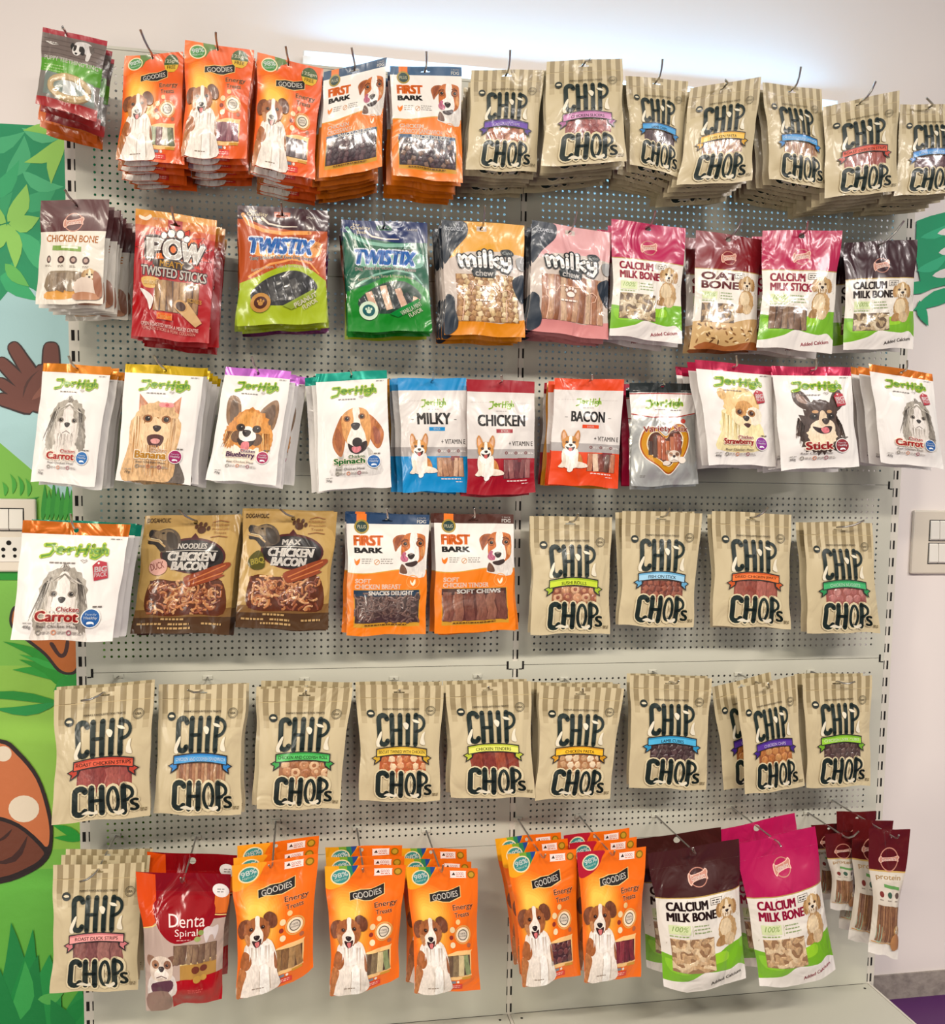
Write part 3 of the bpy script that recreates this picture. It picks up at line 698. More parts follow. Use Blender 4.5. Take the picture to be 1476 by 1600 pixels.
def dog_yorkie(a, cx, cy, k):
    d = Dg(a, cx, cy, k)
    d.L([(.4, .5), (.75, .9), (.95, 1.5), (.3, 1.5)], '#6a6058'); d.L([(-.6, -.3), (.62, -.3), (.66, .6), (.5, 1.5), (-.8, 1.5), (-.72, .5)], '#dcb688')
    d.Y([(-.52, -.95), (-.2, -.6), (-.5, -.35)], '#c98a68'); d.Y([(.62, -.92), (.3, -.6), (.62, -.35)], '#c98a68'); d.Y([(-.48, -.82), (-.3, -.6), (-.46, -.45)], '#d8a184'); d.Y([(.58, -.8), (.4, -.6), (.56, -.45)], '#d8a184')
    d.F(0, -.05, .66, .68, '#dfbb8e', .1, 3); d.H(-.6, -.3, .6, -.3, 22, .04, ['#f0d9b6', '#b98a58', '#e8c9a0'], (0, 1.5), 4, .12); d.F(0, .15, .4, .42, '#e8caa2', .08, 6)
    d.eyes((-.24, .28), -.25, .09, lid='#8a5d38'); d.nose(.04, .02, .12, '#2b1f1a'); d.L([(-.2, .25), (.04, .18), (.26, .25), (.2, .48), (.02, .56), (-.16, .48)], '#4e241d'); d.L([(-.1, .34), (.04, .3), (.16, .34), (.1, .44), (-.06, .44)], '#e7a7a0')
    for x in (.08, .3, .2): d.E(x + .05, -.66, .1, .07, '#e39a97')
    d.E(.26, -.66, .05, .05, '#cf6f70'); d.H(-.25, .5, .3, .5, 12, .035, ['#f3e0c2', '#c29668'], (0, .9), 14)
def dog_papillon(a, cx, cy, k):
    d = Dg(a, cx, cy, k)
    d.F(-.1, .85, .62, .42, '#efe2d0', .12, 2)
    d.L([(-.3, -.35), (-.42, -.85), (-.72, -.95), (-.82, -.6), (-.74, -.1), (-.5, .1)], '#8e6f53'); d.L([(-.4, -.35), (-.48, -.75), (-.66, -.8), (-.7, -.5), (-.6, -.1)], '#6b5442')
    d.L([(.3, -.4), (.6, -.8), (.85, -.88), (.95, -.5), (.85, .05), (.55, .1)], '#8e6f53'); d.L([(.42, -.4), (.64, -.7), (.8, -.72), (.84, -.4), (.74, 0)], '#6f5846')
    d.F(.05, .1, .64, .66, '#d9954a', .12, 5); d.F(-.52, .3, .24, .42, '#cf8f4c', .2, 6, 8); d.F(.62, .35, .26, .5, '#d8994f', .2, 7, -8); d.H(-.7, .2, -.45, .2, 10, .035, ['#f0c88c', '#8a5a2c'], (-.12, .55), 5); d.H(.45, .2, .75, .2, 12, .035, ['#f0c88c', '#a8702f'], (.1, .6), 6)
    d.F(.05, -.2, .4, .3, '#e2a55c', .08, 9); d.E(-.32, .36, .2, .2, '#6a4d36'); d.E(.34, .42, .2, .2, '#6a4d36'); d.L([(-.22, .1), (0, .0), (.2, .1), (.32, .36), (.14, .5), (-.1, .5), (-.26, .36)], '#f3ebe0')
    d.L([(-.3, .42), (-.05, .5), (.2, .46), (.3, .46), (.16, .66), (-.18, .64)], '#2e1d17'); d.L([(-.12, .54), (.1, .52), (.12, .74), (-.02, .84), (-.14, .76)], '#de8387')
    d.eyes((-.24, .3), .06, .1, lid='#3d2a1c', dy=.02); d.nose(-.02, .24, .15, '#241d1a')
def dog_pom(a, cx, cy, k):
    d = Dg(a, cx, cy, k)
    d.L([(-.62, -.1), (-.7, .5), (-.98, 1.3), (.7, 1.3), (.7, .3)], '#ecdfae'); d.F(-.3, .5, .5, .7, '#efe3b8', .12, 3); d.H(-.7, .0, -.1, .3, 16, .04, ['#f7f0d2', '#d9c58c'], (-.12, .9), 5)
    d.F(.06, -.28, .66, .62, '#e6c791', .1, 4); d.F(-.62, -.62, .14, .2, '#e0ba80', .1, 5); d.F(.05, .1, .42, .36, '#efdcb4', .1, 6); d.F(.14, -.12, .34, .3, '#d6a468', .08, 8); d.F(.5, .1, .3, .32, '#f0e6d0', .12, 9)
    d.eyes((-.06, .4), -.02, .1, '#3c261c', lid='#a47548', dy=.03); d.L([(.02, .2), (.2, .12), (.36, .22), (.3, .44), (.14, .46), (.02, .36)], '#ead5b0'); d.nose(.18, .2, .13, '#2e2622'); d.L([(.06, .4), (.2, .36), (.34, .4), (.22, .52)], '#4c2a28')
def dog_chihuahua(a, cx, cy, k):
    d = Dg(a, cx, cy, k)
    d.F(-.05, .5, .8, .85, '#4a3a32', .2, 3, n=48); d.L([(-.3, -.4), (-.5, -.92), (-.88, -1.0), (-.92, -.6), (-.6, -.3)], '#54433a'); d.L([(-.46, -.5), (-.56, -.8), (-.78, -.86), (-.76, -.6)], '#9c8274')
    d.L([(.35, -.45), (.55, -.9), (.85, -1.0), (.9, -.5), (.6, -.2)], '#46362f'); d.F(.02, -.08, .6, .56, '#4c3b33', .1, 6); d.F(.0, .65, .52, .45, '#e5d2b6', .14, 8); d.L([(-.4, .3), (-.1, .1), (.3, .1), (.5, .3), (.4, .6), (-.3, .62)], '#e7d6bd')
    d.L([(-.02, -.2), (.14, -.2), (.3, .2), (.1, .34), (-.1, .22)], '#dcc7aa'); d.E(-.2, -.2, .12, .06, '#c29a72'); d.E(.32, -.2, .1, .06, '#c29a72'); d.eyes((-.26, .36), -.02, .1, '#17100c', lid='#2b1f1a')
    d.L([(-.34, .34), (-.05, .4), (.15, .34), (.38, .36), (.3, .56), (.05, .62), (-.2, .54)], '#2a1614'); d.L([(-.05, .42), (.2, .38), (.26, .54), (.06, .6)], '#df7f86'); d.nose(.16, .16, .15, '#3a2f2a'); d.H(-.8, 0, -.6, .3, 12, .04, ['#6a564a', '#33271f'], (-.12, .7), 3); d.H(.6, 0, .8, .3, 12, .04, ['#6a564a', '#33271f'], (.1, .7), 4)
def dog_corgi(a, cx, cy, k, tail=True):
    d = Dg(a, cx, cy, k)
    if tail:
        d.L([(.3, 1.0), (.75, .95), (1.0, 1.5), (.95, 2.0), (.4, 2.0)], '#c98a4c'); d.L([(.5, 1.6), (1.25, 1.75), (1.4, 2.05), (.5, 2.1)], '#ecdccb')
    d.L([(-.5, .55), (.5, .55), (.62, 1.3), (.5, 2.1), (-.3, 2.15), (-.62, 1.5)], '#efe6da'); d.L([(-.55, .9), (-.3, 1.3), (-.35, 2.1), (-.85, 2.1), (-.6, 1.7)], '#e6dac9'); d.L([(-.05, 1.3), (.3, 1.3), (.28, 2.35), (-.12, 2.4)], '#f4ede3'); d.F(0, .85, .45, .35, '#f7f2ea', .12, 3)
    for f in (-1, 1):
        d.L([(.2*f, -.3), (.42*f, -.9), (.6*f, -1.0), (.72*f, -.6), (.6*f, 0)], '#c98e52'); d.L([(.34*f, -.35), (.48*f, -.78), (.58*f, -.82), (.62*f, -.5), (.54*f, -.1)], '#e0b595')
    d.L([(-.55, -.2), (-.2, -.48), (.2, -.48), (.55, -.2), (.62, .2), (.4, .58), (-.4, .58), (-.62, .2)], '#cf9450'); d.L([(-.1, -.46), (.1, -.46), (.14, -.05), (.42, .3), (.3, .64), (-.3, .64), (-.42, .3), (-.14, -.05)], '#f6f0e6')
    d.L([(-.38, .38), (-.1, .46), (.1, .44), (.34, .36), (.2, .68), (-.1, .72)], '#33201c'); d.L([(-.12, .52), (.12, .5), (.08, .76), (-.1, .74)], '#cf6a66'); d.eyes((-.27, .27), -.0, .09, lid='#7d5228'); d.nose(.02, .26, .14, '#1f1917')
def dog_russell(a, cx, cy, k, tongue=True):
    d = Dg(a, cx, cy, k)
    d.L([(-.5, .75), (.3, .4), (.72, .4), (.72, 1.4), (-.5, 1.25), (-.62, 1.1)], '#ddd6cd'); d.L([(-.5, .72), (-.25, .95), (-.22, 1.22), (-.6, 1.15)], '#6b4a38')
    d.L([(-.35, -.75), (-.75, -.75), (-1.0, -.52), (-.95, -.2), (-.85, .08), (-.72, -.1), (-.52, -.35)], '#a9622f'); d.L([(-.5, -.7), (-.82, -.62), (-.9, -.35), (-.84, -.02), (-.72, -.25)], '#8e4c24')
    d.L([(-.5, -.5), (-.3, -.82), (.1, -.88), (.6, -.78), (.72, -.5), (.72, .3), (.4, .65), (-.1, .75), (-.45, .55), (-.55, .1)], '#c8773a')
    d.L([(-.05, -.88), (.24, -.86), (.3, -.4), (.42, .1), (.42, .5), (.1, .8), (-.3, .68), (-.48, .45), (-.42, .15), (-.1, -.1), (-.12, -.45)], '#efe8df'); d.L([(.55, -.2), (.72, -.1), (.72, .3), (.5, .25)], '#d99a62')
    d.E(-.36, -.32, .2, .18, '#7a4120', 8); d.E(.44, -.36, .22, .2, '#7a4120', -8); d.eyes((-.35, .45), -.32, .115, '#1d1009', lid='#b06a34', dy=-.03)
    d.S([[(-.55, -.42), (-.38, -.56), (-.2, -.5)], [(.25, -.56), (.42, -.62), (.6, -.5)]], .05, '#5c2f18')
    d.L([(-.3, .68), (.0, .62), (.3, .55), (.36, .7), (.1, .86), (-.22, .82)], '#3a2a26')
    if tongue: d.L([(-.5, .22), (-.42, .1), (-.28, .14), (-.3, .3), (-.15, .42), (-.22, .6), (-.46, .58), (-.58, .42)], '#bf6f86'); d.S([[(-.44, .2), (-.4, .4), (-.3, .52)]], .03, '#8e4760')
    d.nose(.0, .33, .2, '#2c2320'); d.E(.0, .2, .1, .05, '#8a7f7a')
def dog_aussie(a, cx, cy, k, bot=3.2):
    """sitting shaggy brown and white dog"""
    d = Dg(a, cx, cy, k)
    d.L([(-.55, .6), (.55, .5), (.95, 1.3), (1.0, 2.2), (1.05, bot), (-.95, bot), (-1.0, 2.3), (-.8, 1.2)], '#e9dfd3'); d.F(.05, 1.15, .72, .55, '#f3ece2', .12, 2)
    d.L([(-.78, 1.0), (-.45, 1.15), (-.35, 1.6), (-.6, 1.9), (-.95, 1.7)], '#a8693a'); d.L([(-.95, 1.8), (-.6, 2.0), (-.75, 2.6), (-.9, bot), (-1.08, bot), (-1.05, 2.3)], '#b77a4a'); d.L([(.85, 1.2), (.98, 1.6), (1.0, 2.1), (.86, 1.9)], '#9d6b49')
    d.L([(.12, 1.9), (.5, 1.8), (.6, bot), (.1, bot)], '#f6f0e8'); d.H(-.5, .8, .6, .8, 14, .05, ['#fbf7f2', '#d9ccbe'], (0, .8), 5)
    d.S([[(.1, 2.0), (.08, bot-.1)], [(.62, 1.9), (.66, bot-.1)]], .04, '#bcab9a')
    d.L([(-.45, -.55), (-.85, -.5), (-1.05, -.1), (-.95, .3), (-.72, .3), (-.55, 0)], '#7d4c30'); d.L([(.3, -.65), (.6, -.85), (.95, -.6), (1.0, -.15), (.75, .0), (.5, -.2)], '#6f4329')
    d.F(-.05, .02, .68, .68, '#a5683d', .1, 4); d.L([(-.12, -.66), (.1, -.66), (.1, -.2), (.28, .2), (.22, .6), (-.1, .75), (-.42, .55), (-.4, .2), (-.14, -.1)], '#efe4d6'); d.L([(-.7, .2), (-.45, .2), (-.42, .6), (-.55, .7)], '#c58d60')
    d.eyes((-.34, .26), -.08, .085, lid='#5e3820', dy=-.06); d.L([(-.3, .48), (-.05, .52), (.18, .42), (.12, .72), (-.08, .84), (-.24, .7)], '#36201b'); d.L([(-.16, .6), (.06, .56), (.04, .76), (-.08, .82)], '#d97f7c'); d.nose(-.06, .36, .17, '#221a17')
def dog_doodle(a, cx, cy, k, fl=1, sit=True):
    d = Dg(a, cx, cy, k, fl)
    if sit: d.F(0, 1.5, .72, 1.0, '#c9a676', .08, 2); d.F(-.15, 1.3, .46, .62, '#e2ceaa', .1, 3); d.L([(-.75, 1.9), (-.3, 1.8), (-.3, 2.4), (-.95, 2.4)], '#b08a5c'); d.F(.1, 2.1, .4, .42, '#d9c09a', .1, 4)
    d.F(-.55, .05, .24, .5, '#b38b5a', .14, 5, 8); d.F(.56, .05, .24, .5, '#b38b5a', .14, 6, -8); d.F(0, 0, .58, .62, '#cfae7e', .1, 7); d.F(0, .2, .36, .4, '#eadcc4', .12, 8); d.L([(-.08, -.5), (.08, -.5), (.12, 0), (-.12, 0)], '#e8d8bc')
    d.eyes((-.24, .24), -.06, .08, lid='#8f6d45'); d.nose(0, .2, .13, '#231c19'); d.S([[(-.12, .42), (0, .37), (.12, .42)]], .035, '#3b2a24'); d.H(-.5, .3, .5, .3, 12, .04, ['#efe3cc', '#a88457'], (0, .4), 5)
def dog_retriever(a, cx, cy, k):
    """sepia profile of a dog holding a stick, facing left"""
    d = Dg(a, cx, cy, k)
    d.L([(-.95, -.3), (-.9, -.5), (-.7, -.52), (-.4, -.46), (-.15, -.55), (.2, -.6), (.6, -.45), (.9, -.1), (1.0, .5), (.4, .8), (-.1, .9), (-.3, .55), (-.1, .3), (-.3, .2), (-.85, .02)], '#57493a')
    d.L([(-.6, -.4), (-.2, -.48), (.2, -.52), (.5, -.35), (.3, .1), (-.2, .1), (-.6, -.1)], '#7d6a50'); d.L([(.1, -.35), (.5, -.3), (.8, .1), (.8, .6), (.4, .6), (.15, .2)], '#3a3026')
    d.L([(-.98, -.35), (-.86, -.52), (-.72, -.4), (-.78, -.12), (-.95, -.1)], '#1b1613'); d.L([(-.9, .1), (-.5, .15), (-.1, .4), (.1, .75), (-.2, .78), (-.55, .42), (-.95, .35)], '#2a221b'); d.S([[(-1.05, .08), (-.3, .22), (.1, .55)]], .1, '#b89c70'); d.S([[(-.85, .02), (-.3, .12), (-.1, .3)]], .05, '#d9c79f')
    d.E(-.12, -.3, .09, .06, '#17120e')
def dog_bulldog(a, cx, cy, k, body=True):
    d = Dg(a, cx, cy, k)
    if body: d.L([(-.7, .5), (.7, .4), (.9, 1.6), (-.8, 1.7)], '#d8cfc6')
    d.L([(-.4, -.5), (-.85, -.62), (-.9, -.2), (-.6, 0)], '#9c7a66'); d.L([(.4, -.5), (.85, -.62), (.9, -.2), (.6, 0)], '#7c5c4b'); d.L([(-.6, -.4), (0, -.62), (.6, -.4), (.75, .2), (.5, .7), (-.5, .7), (-.75, .2)], '#d9c9b8')
    d.E(-.38, -.15, .24, .24, '#a67c5e'); d.E(.4, -.15, .24, .24, '#8a6249'); d.eyes((-.36, .36), -.12, .1); d.L([(-.45, .3), (-.1, .05), (.1, .05), (.45, .3), (.4, .62), (0, .55), (-.4, .62)], '#efe4d8'); d.nose(0, .1, .2, '#2a211e'); d.S([[(-.35, .58), (0, .46), (.35, .58)]], .05, '#5a4037')
def dog_pup_lying(a, cx, cy, k):
    d = Dg(a, cx, cy, k)
    d.L([(-.3, -.6), (.6, -.75), (1.2, -.5), (1.3, .2), (1.0, .4), (.4, .1), (-.3, -.1)], '#cfc9c4'); d.L([(.9, -.5), (1.35, -.45), (1.5, .0), (1.25, .15)], '#6d625c'); d.L([(.9, .1), (1.25, .2), (1.15, .8), (.85, .8)], '#d8d2cc')
    d.L([(-.55, -.5), (-.75, -.2), (-.55, .15), (-.35, 0)], '#2c2926'); d.L([(.25, -.35), (.6, -.1), (.6, .4), (.25, .3)], '#2f2b28'); d.F(-.1, .1, .42, .48, '#e2ddd6', .06, 4); d.L([(-.42, -.3), (-.18, -.3), (-.22, .15), (-.42, .2)], '#3a342f'); d.L([(.08, -.3), (.3, -.25), (.32, .2), (.1, .1)], '#37322d')
    d.E(-.25, .02, .05, .05, '#0d0c0b'); d.E(.14, .02, .05, .05, '#0d0c0b'); d.nose(-.12, .42, .13)
# ------------------------------------------------------------------ treats behind the clear windows
def treats(a, kind, x0, y0, x1, y1, back, cols, seed=1, film_=True):
    R = random.Random(seed); a.rect(x0, y0, x1, y1, back); cols = ['~' + c for c in cols]; w, h = x1-x0, y1-y0; a.L += 1
    def clip(p): return (min(max(p[0], x0), x1), min(max(p[1], y0), y1))
    if kind == 'sticks':
        n = max(4, int(w/0.075)); tw = w/n
        for i in range(n):
            x = x0 + tw*(i+.5); s = R.uniform(-.02, .02)
            a.tubes([[clip((x+s, y0+.003)), clip((x+s*.3, (y0+y1)/2)), clip((x-s, y1-.003))]], tw*R.uniform(.78, .98), cols[i % len(cols)], 2.6, up=False)
    elif kind == 'thin':
        n = int(w/0.035); tw = w/n
        for i in range(n): a.tubes([[(x0+tw*(i+.5), y0+.003), (x0+tw*(i+.5), y1-.003)]], tw*.9, cols[i % len(cols)], 1.5, up=False)
    elif kind == 'strips':
        n = max(3, int(w/0.12)); tw = w/n
        for i in range(n):
            x = x0 + tw*(i+.5); P = [clip((x+R.uniform(-.02, .02), y0+.002)), clip((x+R.uniform(-.02, .02), y0+h*.35)), clip((x+R.uniform(-.02, .02), y0+h*.7)), clip((x+R.uniform(-.02, .02), y1-.002))]
            a.tubes([P], tw*R.uniform(.85, 1.0), cols[i % len(cols)], 2.2, up=False)
    elif kind in ('cubes', 'chips', 'rings', 'bones', 'chunks'):
        st = {'cubes': .075, 'chips': .10, 'rings': .105, 'bones': .15, 'chunks': .09}[kind]; ny = max(1, int(h/(st*.8))); nx = max(2, int(w/st)); j = 0
        if kind == 'bones': ny, nx = max(2, int(h/.075)), max(3, int(w/.115))
        for iy in range(ny):
            for ix in range(nx):
                cx = x0 + w*(ix+.5+(.25 if iy % 2 else -.0))/nx; cy = y0 + h*(iy+.5)/ny; rot = R.uniform(0, 3.14); j += 1
                cx += R.uniform(-.1, .1)*st; cy += R.uniform(-.1, .1)*st; c = cols[j % len(cols)]
                if kind == 'cubes': P = [(cx+st*.62*math.cos(rot+t*1.571), cy+st*.62*math.sin(rot+t*1.571)) for t in range(4)]
                elif kind == 'chunks': P = [(cx+st*.55*R.uniform(.75, 1.1)*math.cos(rot+t*1.05), cy+st*.55*R.uniform(.75, 1.1)*math.sin(rot+t*1.05)) for t in range(6)]
                elif kind == 'bones':
                    ux, uy = math.cos(rot), math.sin(rot); P = []
                    for (l, q) in [(-1, .0), (-1.1, -.4), (-.75, -.5), (-.45, -.22), (.45, -.22), (.75, -.5), (1.1, -.4), (1.0, 0), (1.1, .4), (.75, .5), (.45, .22), (-.45, .22), (-.75, .5), (-1.1, .4)]:
                        P.append((cx+st*.62*(l*ux-q*uy), cy+st*.62*(l*uy+q*ux)))
                else: P = [(cx+st*.56*math.cos(rot+t*.628), cy+st*.5*math.sin(rot+t*.628)) for t in range(10)]
                P = [clip(p) for p in P]
                if len(set(P)) < 4: continue
                a.dome(P, c, 2.2 + R.uniform(0, 1.2), up=False)
                if kind == 'rings':
                    a.L += 1; a.dome([clip((cx+st*.33*math.cos(t*.785), cy+st*.28*math.sin(t*.785))) for t in range(8)], cols[(j+1) % len(cols)], 3.2, up=False); a.L -= 1
        a.L += 1
    elif kind == 'shreds':
        for i in range(int(w*h*420)):
            x, y = R.uniform(x0+.03, x1-.03), R.uniform(y0+.03, y1-.03); t = R.uniform(0, 6.28); k = R.uniform(-2.2, 2.2); P = []
            for s in range(6): P.append(clip((x, y))); x += .026*math.cos(t); y += .026*math.sin(t); t += k*.35
            a.tubes([P], .026, cols[i % len(cols)], 2.0 + R.uniform(0, 1.5), up=(i % 12 == 0))
    if film_:
        a.L += 62; a.rect(x0, y0, x1, y1, 'clear'); a.L -= 62
#==BAGS==
# ------------------------------------------------------------------ pouch designs
DG = {}
def jer_logo(a, x0, y0, x1, y1, k=1.0):
    w, h = x1-x0, y1-y0; q = lambda P: [(x0+p[0]*w, y0+p[1]*h) for p in P]
    arc = lambda cx, cy, rx, ry, t0, t1, n=9: [(cx+rx*math.cos(t0+(t1-t0)*i/n), cy+ry*math.sin(t0+(t1-t0)*i/n)) for i in range(n+1)]
    Ls = [[(.04, .20), (.19, .17)], [(.165, .17), (.175, .5), (.13, .8), (.0, .93)], arc(.285, .5, .058, .16, 0.1, -5.2), [(.235, .5), (.34, .46)],
          [(.40, .36), (.415, .66)], [(.41, .5), (.45, .37), (.50, .36)], [(.575, .16), (.545, .76)], [(.70, .12), (.665, .74)], [(.555, .48), (.69, .42)],
          [(.765, .36), (.755, .68)], [(.775, .14), (.78, .17)], arc(.845, .50, .045, .13, 0, 6.3), [(.895, .36), (.89, .78), (.83, .92), (.765, .86)], [(.935, .04), (.93, .64)], [(.93, .46), (.965, .34), (.995, .40), (1.0, .66)]]
    Ls = [q(P) for P in Ls]
    a.strokes(Ls, .040*k*w/.62, '#a6bd2e'); a.strokes(Ls, .020*k*w/.62, '#5c8a14')
def chip_letters(a, which, x0, y0, x1, y1, col='#16241f', out=None):
    w, h = x1-x0, y1-y0
    arc = lambda cx, cy, rx, ry, t0, t1, n=12: [(cx+rx*math.cos(t0+(t1-t0)*i/n), cy+ry*math.sin(t0+(t1-t0)*i/n)) for i in range(n+1)]
    C = [arc(.115, .17, .085, .15, -.2, -math.pi, 6) + [(.03, .5)] + arc(.115, .83, .085, .15, math.pi, .2, 6)]
    H = [[(.30, .02), (.30, .98)], [(.47, .02), (.47, .98)]]; Hb = [[(.30, .5), (.47, .5)]]
    if which == 'CHIP':
        hv = C + H + [[(.635, .02), (.635, .98)], [(.80, .02), (.80, .98)]]; th = Hb + [[(.80, .05)] + arc(.82, .29, .155, .25, -math.pi/2, math.pi/2, 10) + [(.80, .56)]]
    else:
        hv = C + H + [[(.83, .03), (.83, .98)]]; th = Hb + [arc(.655, .5, .085, .45, 0, 2*math.pi, 20), [(.83, .05)] + arc(.84, .29, .14, .25, -math.pi/2, math.pi/2, 10) + [(.83, .55)]]
    q = lambda P: [(x0+p[0]*w, y0+p[1]*h) for p in P]
    hv = [q(P) for P in hv]; th = [q(P) for P in th]
    if out: a.strokes(hv + th, .088*w/.6, out)
    a.strokes(hv, .058*w/.6, col); a.strokes(th, .036*w/.6, col, up=False)
_chip = {}
def chip(flavor, c1, c2, kind, back, cols, txt='#2a2018'):
    d = Design(1.36, T=10, gloss=0.35, vh=.14, pinch=.025, hole='slot', hx=.49, hy=.075, back='#8d8468')
    d.base('#c8ba98')
    if not _chip:
        b = Art(1.36, 4, 'chipbody'); hl = d.hole_loop()
        for i in range(8):
            x = .045 + i*.123; lo = .0
            rec = [(x, 0), (x+.062, 0), (x+.062, .30), (x, .30)]
            if x < d.hx-.062 < x+.062 or x < d.hx+.062 < x+.062 or (d.hx-.062 < x < d.hx+.062):
                b.poly([(x, 0), (x+.062, 0), (x+.062, .05), (x, .05)], '#968767', up=False); b.poly([(x, .094), (x+.062, .094), (x+.062, .30), (x, .30)], '#968767', up=False)
            else: b.poly(rec, '#968767', up=False)
            b.poly([(x, .30), (x+.062, .30), (x+.062, .36), (x, .36)], '#aa9b7a', up=False); b.poly([(x, .36), (x+.062, .36), (x+.062, .44), (x, .44)], '#b9aa89', up=False)
        b.rect(0, .150, 1, .155, '#c3b086'); b.rect(.05, .145, .21, .150, '#6b5a3e')
        l = Art(1.36, 76, 'chipletters')
        l.text("MAMA'S FAVOURITE DOG TREATS", .30, .262, .72, .282, '#4a4230', .01)
        l.ell(.155, .325, .047, .045, '#1b2420'); l.loop([(.125, .322), (.15, .308), (.18, .315), (.185, .33), (.165, .335), (.14, .335)], '#d8cdb0', 3)
        l.ell(.855, .29, .056, .054, '#5a5440', hole=.90); l.ell(.855, .29, .042, .040, '#7c745a', hole=.9); l.text('USA', .825, .278, .885, .302, '#4a4433', .02)
        chip_letters(l, 'CHIP', .225, .335, .80, .68)
        for P in ([(.20, .64), (.25, .54), (.275, .53), (.26, .60), (.235, .66), (.25, .70), (.205, .70)], [(.53, .44), (.56, .42), (.60, .45), (.585, .50), (.555, .49)], [(.64, .39), (.70, .40), (.735, .43), (.70, .43), (.66, .42)], [(.745, .66), (.765, .56), (.80, .53), (.79, .60), (.81, .68)]): l.loop(P, '#e4dcc6', 3)
        chip_letters(l, 'CHOP', .21, 1.0, .84, 1.29, out='#d8cba8')
        l.text('S', .80, 1.15, .885, 1.275, '#16241f', .055, out=('#d8cba8', .05))
        for P in ([(.30, 1.28), (.36, 1.25), (.42, 1.27), (.45, 1.25), (.46, 1.295), (.36, 1.29)], [(.62, 1.26), (.67, 1.27), (.72, 1.25), (.735, 1.28), (.68, 1.31), (.64, 1.29)]): l.loop(P, '#e4dcc6', 3)
        l.lines(.90, 1.26, .97, 2, .02, '#7c7052')
        _chip['b'] = d.parts['pouch_body']; _chip['b'].items += b.items + l.items
    d.parts['pouch_body'] = _chip['b']
    w = d.P('treat_window', 6); treats(w, kind, .24, .80, .82, 1.06, back, cols, len(flavor))
    b = d.P('printed_banner', 110); dk = '#2a2622'
    for s, X in ((1, lambda x: x), (-1, lambda x: 1.03-x)):
        b.poly([(X(.245), .775), (X(.13), .835), (X(.175), .86), (X(.165), .92), (X(.25), .865), (X(.27), .80)], dk); b.poly([(X(.235), .79), (X(.152), .836), (X(.193), .86), (X(.183), .895), (X(.24), .852)], c2)
    n = 12
    def rib(g, col):
        up = [(.205-g+(.62+2*g)*i/n, .735 - .035*math.sin(math.pi*i/n) - g) for i in range(n+1)]; lo = [(.205-g+(.62+2*g)*i/n, .815 - .035*math.sin(math.pi*i/n) + g) for i in range(n, -1, -1)]; b.poly(up+lo, col)
    rib(.012, dk); rib(0, c1)
    up = [(.205+.62*i/n, .735 - .035*math.sin(math.pi*i/n)) for i in range(n+1)]; b.poly(up + [(p[0], p[1]+.018) for p in up[::-1]], c2)
    hw = min(.29, .0145*len(flavor)); b.text(flavor, .515-hw, .742, .515+hw, .778, txt, .02, arc=.012)
    return d
MEAT = ['#b5674a', '#9a4f38', '#c27a58']
DG['c_purple'] = chip('CHICKEN CHIPS', '#6a44a0', '#4c2f80', 'chips', '#8a5a45', ['#c98d6c', '#b4775a', '#d39d7c'], '#e6dcf2')
DG['c_purple2'] = chip('CHICKEN CHIPS', '#5d3d94', '#44297a', 'chips', '#96603a', ['#cf9257', '#bd7d45', '#d9a469'], '#e6dcf2')
DG['c_pink'] = chip('CHICKEN SLICERS', '#c98cb4', '#a4648f', 'chunks', '#8b4d4a', ['#b8736c', '#a55f5a', '#c48580'])
DG['c_blue'] = chip('LAMB CHIPS', '#4d9fd0', '#2f7fb4', 'strips', '#4a3c40', ['#5d4a4c', '#6d5756', '#503f42'])
DG['c_yellow'] = chip('CHICKEN PASTA', '#edc55c', '#d6a536', 'chunks', '#a07a64', ['#d3b39a', '#c29c82', '#e0c6b0'])
DG['c_cod'] = chip('CHICKEN AND CODFISH SANDWICH', '#5fa6d8', '#3a83bd', 'thin', '#8b6a50', ['#c9a37f', '#9a6f52', '#b98b68'], '#e8eef4')
DG['c_red'] = chip('ROAST CHICKEN STRIPS', '#d9694f', '#b94a38', 'strips', '#8a453c', ['#a55a4e', '#944c42', '#b0675a'])
DG['c_lamb2'] = chip('LAMB CUBE STRIPS', '#5b9fd6', '#3a7cba', 'chips', '#5b4346', ['#6e5355', '#7f6162', '#604648'], '#e8eef4')
DG['c_sushi'] = chip('SUSHI ROLLS', '#c9da4a', '#9db434', 'rings', '#9a6a4a', ['#e3b892', '#a0634a', '#d49f78'])
DG['c_fish'] = chip('FISH ON STICK', '#a9d3e8', '#6fa9c8', 'cubes', '#6a3a2c', ['#9c5c46', '#8a4c38', '#ab6a52'])
DG['c_jerky'] = chip('DRIED CHICKEN JERKY', '#e8824a', '#c7602c', 'strips', '#8a4a3a', ['#a8604e', '#96503f', '#b87060'])
DG['c_green'] = chip('CHICKEN NUGGETS', '#4fae72', '#338a54', 'chips', '#9a5a50', ['#c08078', '#b06e66', '#cd938a'], '#dff0e4')
DG['c_roll'] = chip('CHICKEN AND CODFISH ROLL', '#5fbf6a', '#3f9a4c', 'rings', '#a2734f', ['#c9966c', '#e5c29a', '#b37c54'])
DG['c_bisc'] = chip('BISCUIT TWINED WITH CHICKEN', '#e6c75a', '#c8a43a', 'chunks', '#b4653c', ['#e8b184', '#cf8250', '#f0d3ae'])
DG['c_tend'] = chip('CHICKEN TENDERS', '#e4e678', '#b9c24a', 'strips', '#6f3022', ['#94462f', '#84392a', '#a35438'])
DG['c_pasta'] = chip('CHICKEN PASTA', '#f0bf3c', '#cf982a', 'chunks', '#a5764e', ['#e2c6a0', '#caa278', '#eed9ba'])
DG['c_cube'] = chip('LAMB CUBES', '#5fb8dc', '#3b93ba', 'cubes', '#3c2a28', ['#54403c', '#493632', '#5f4a45'])
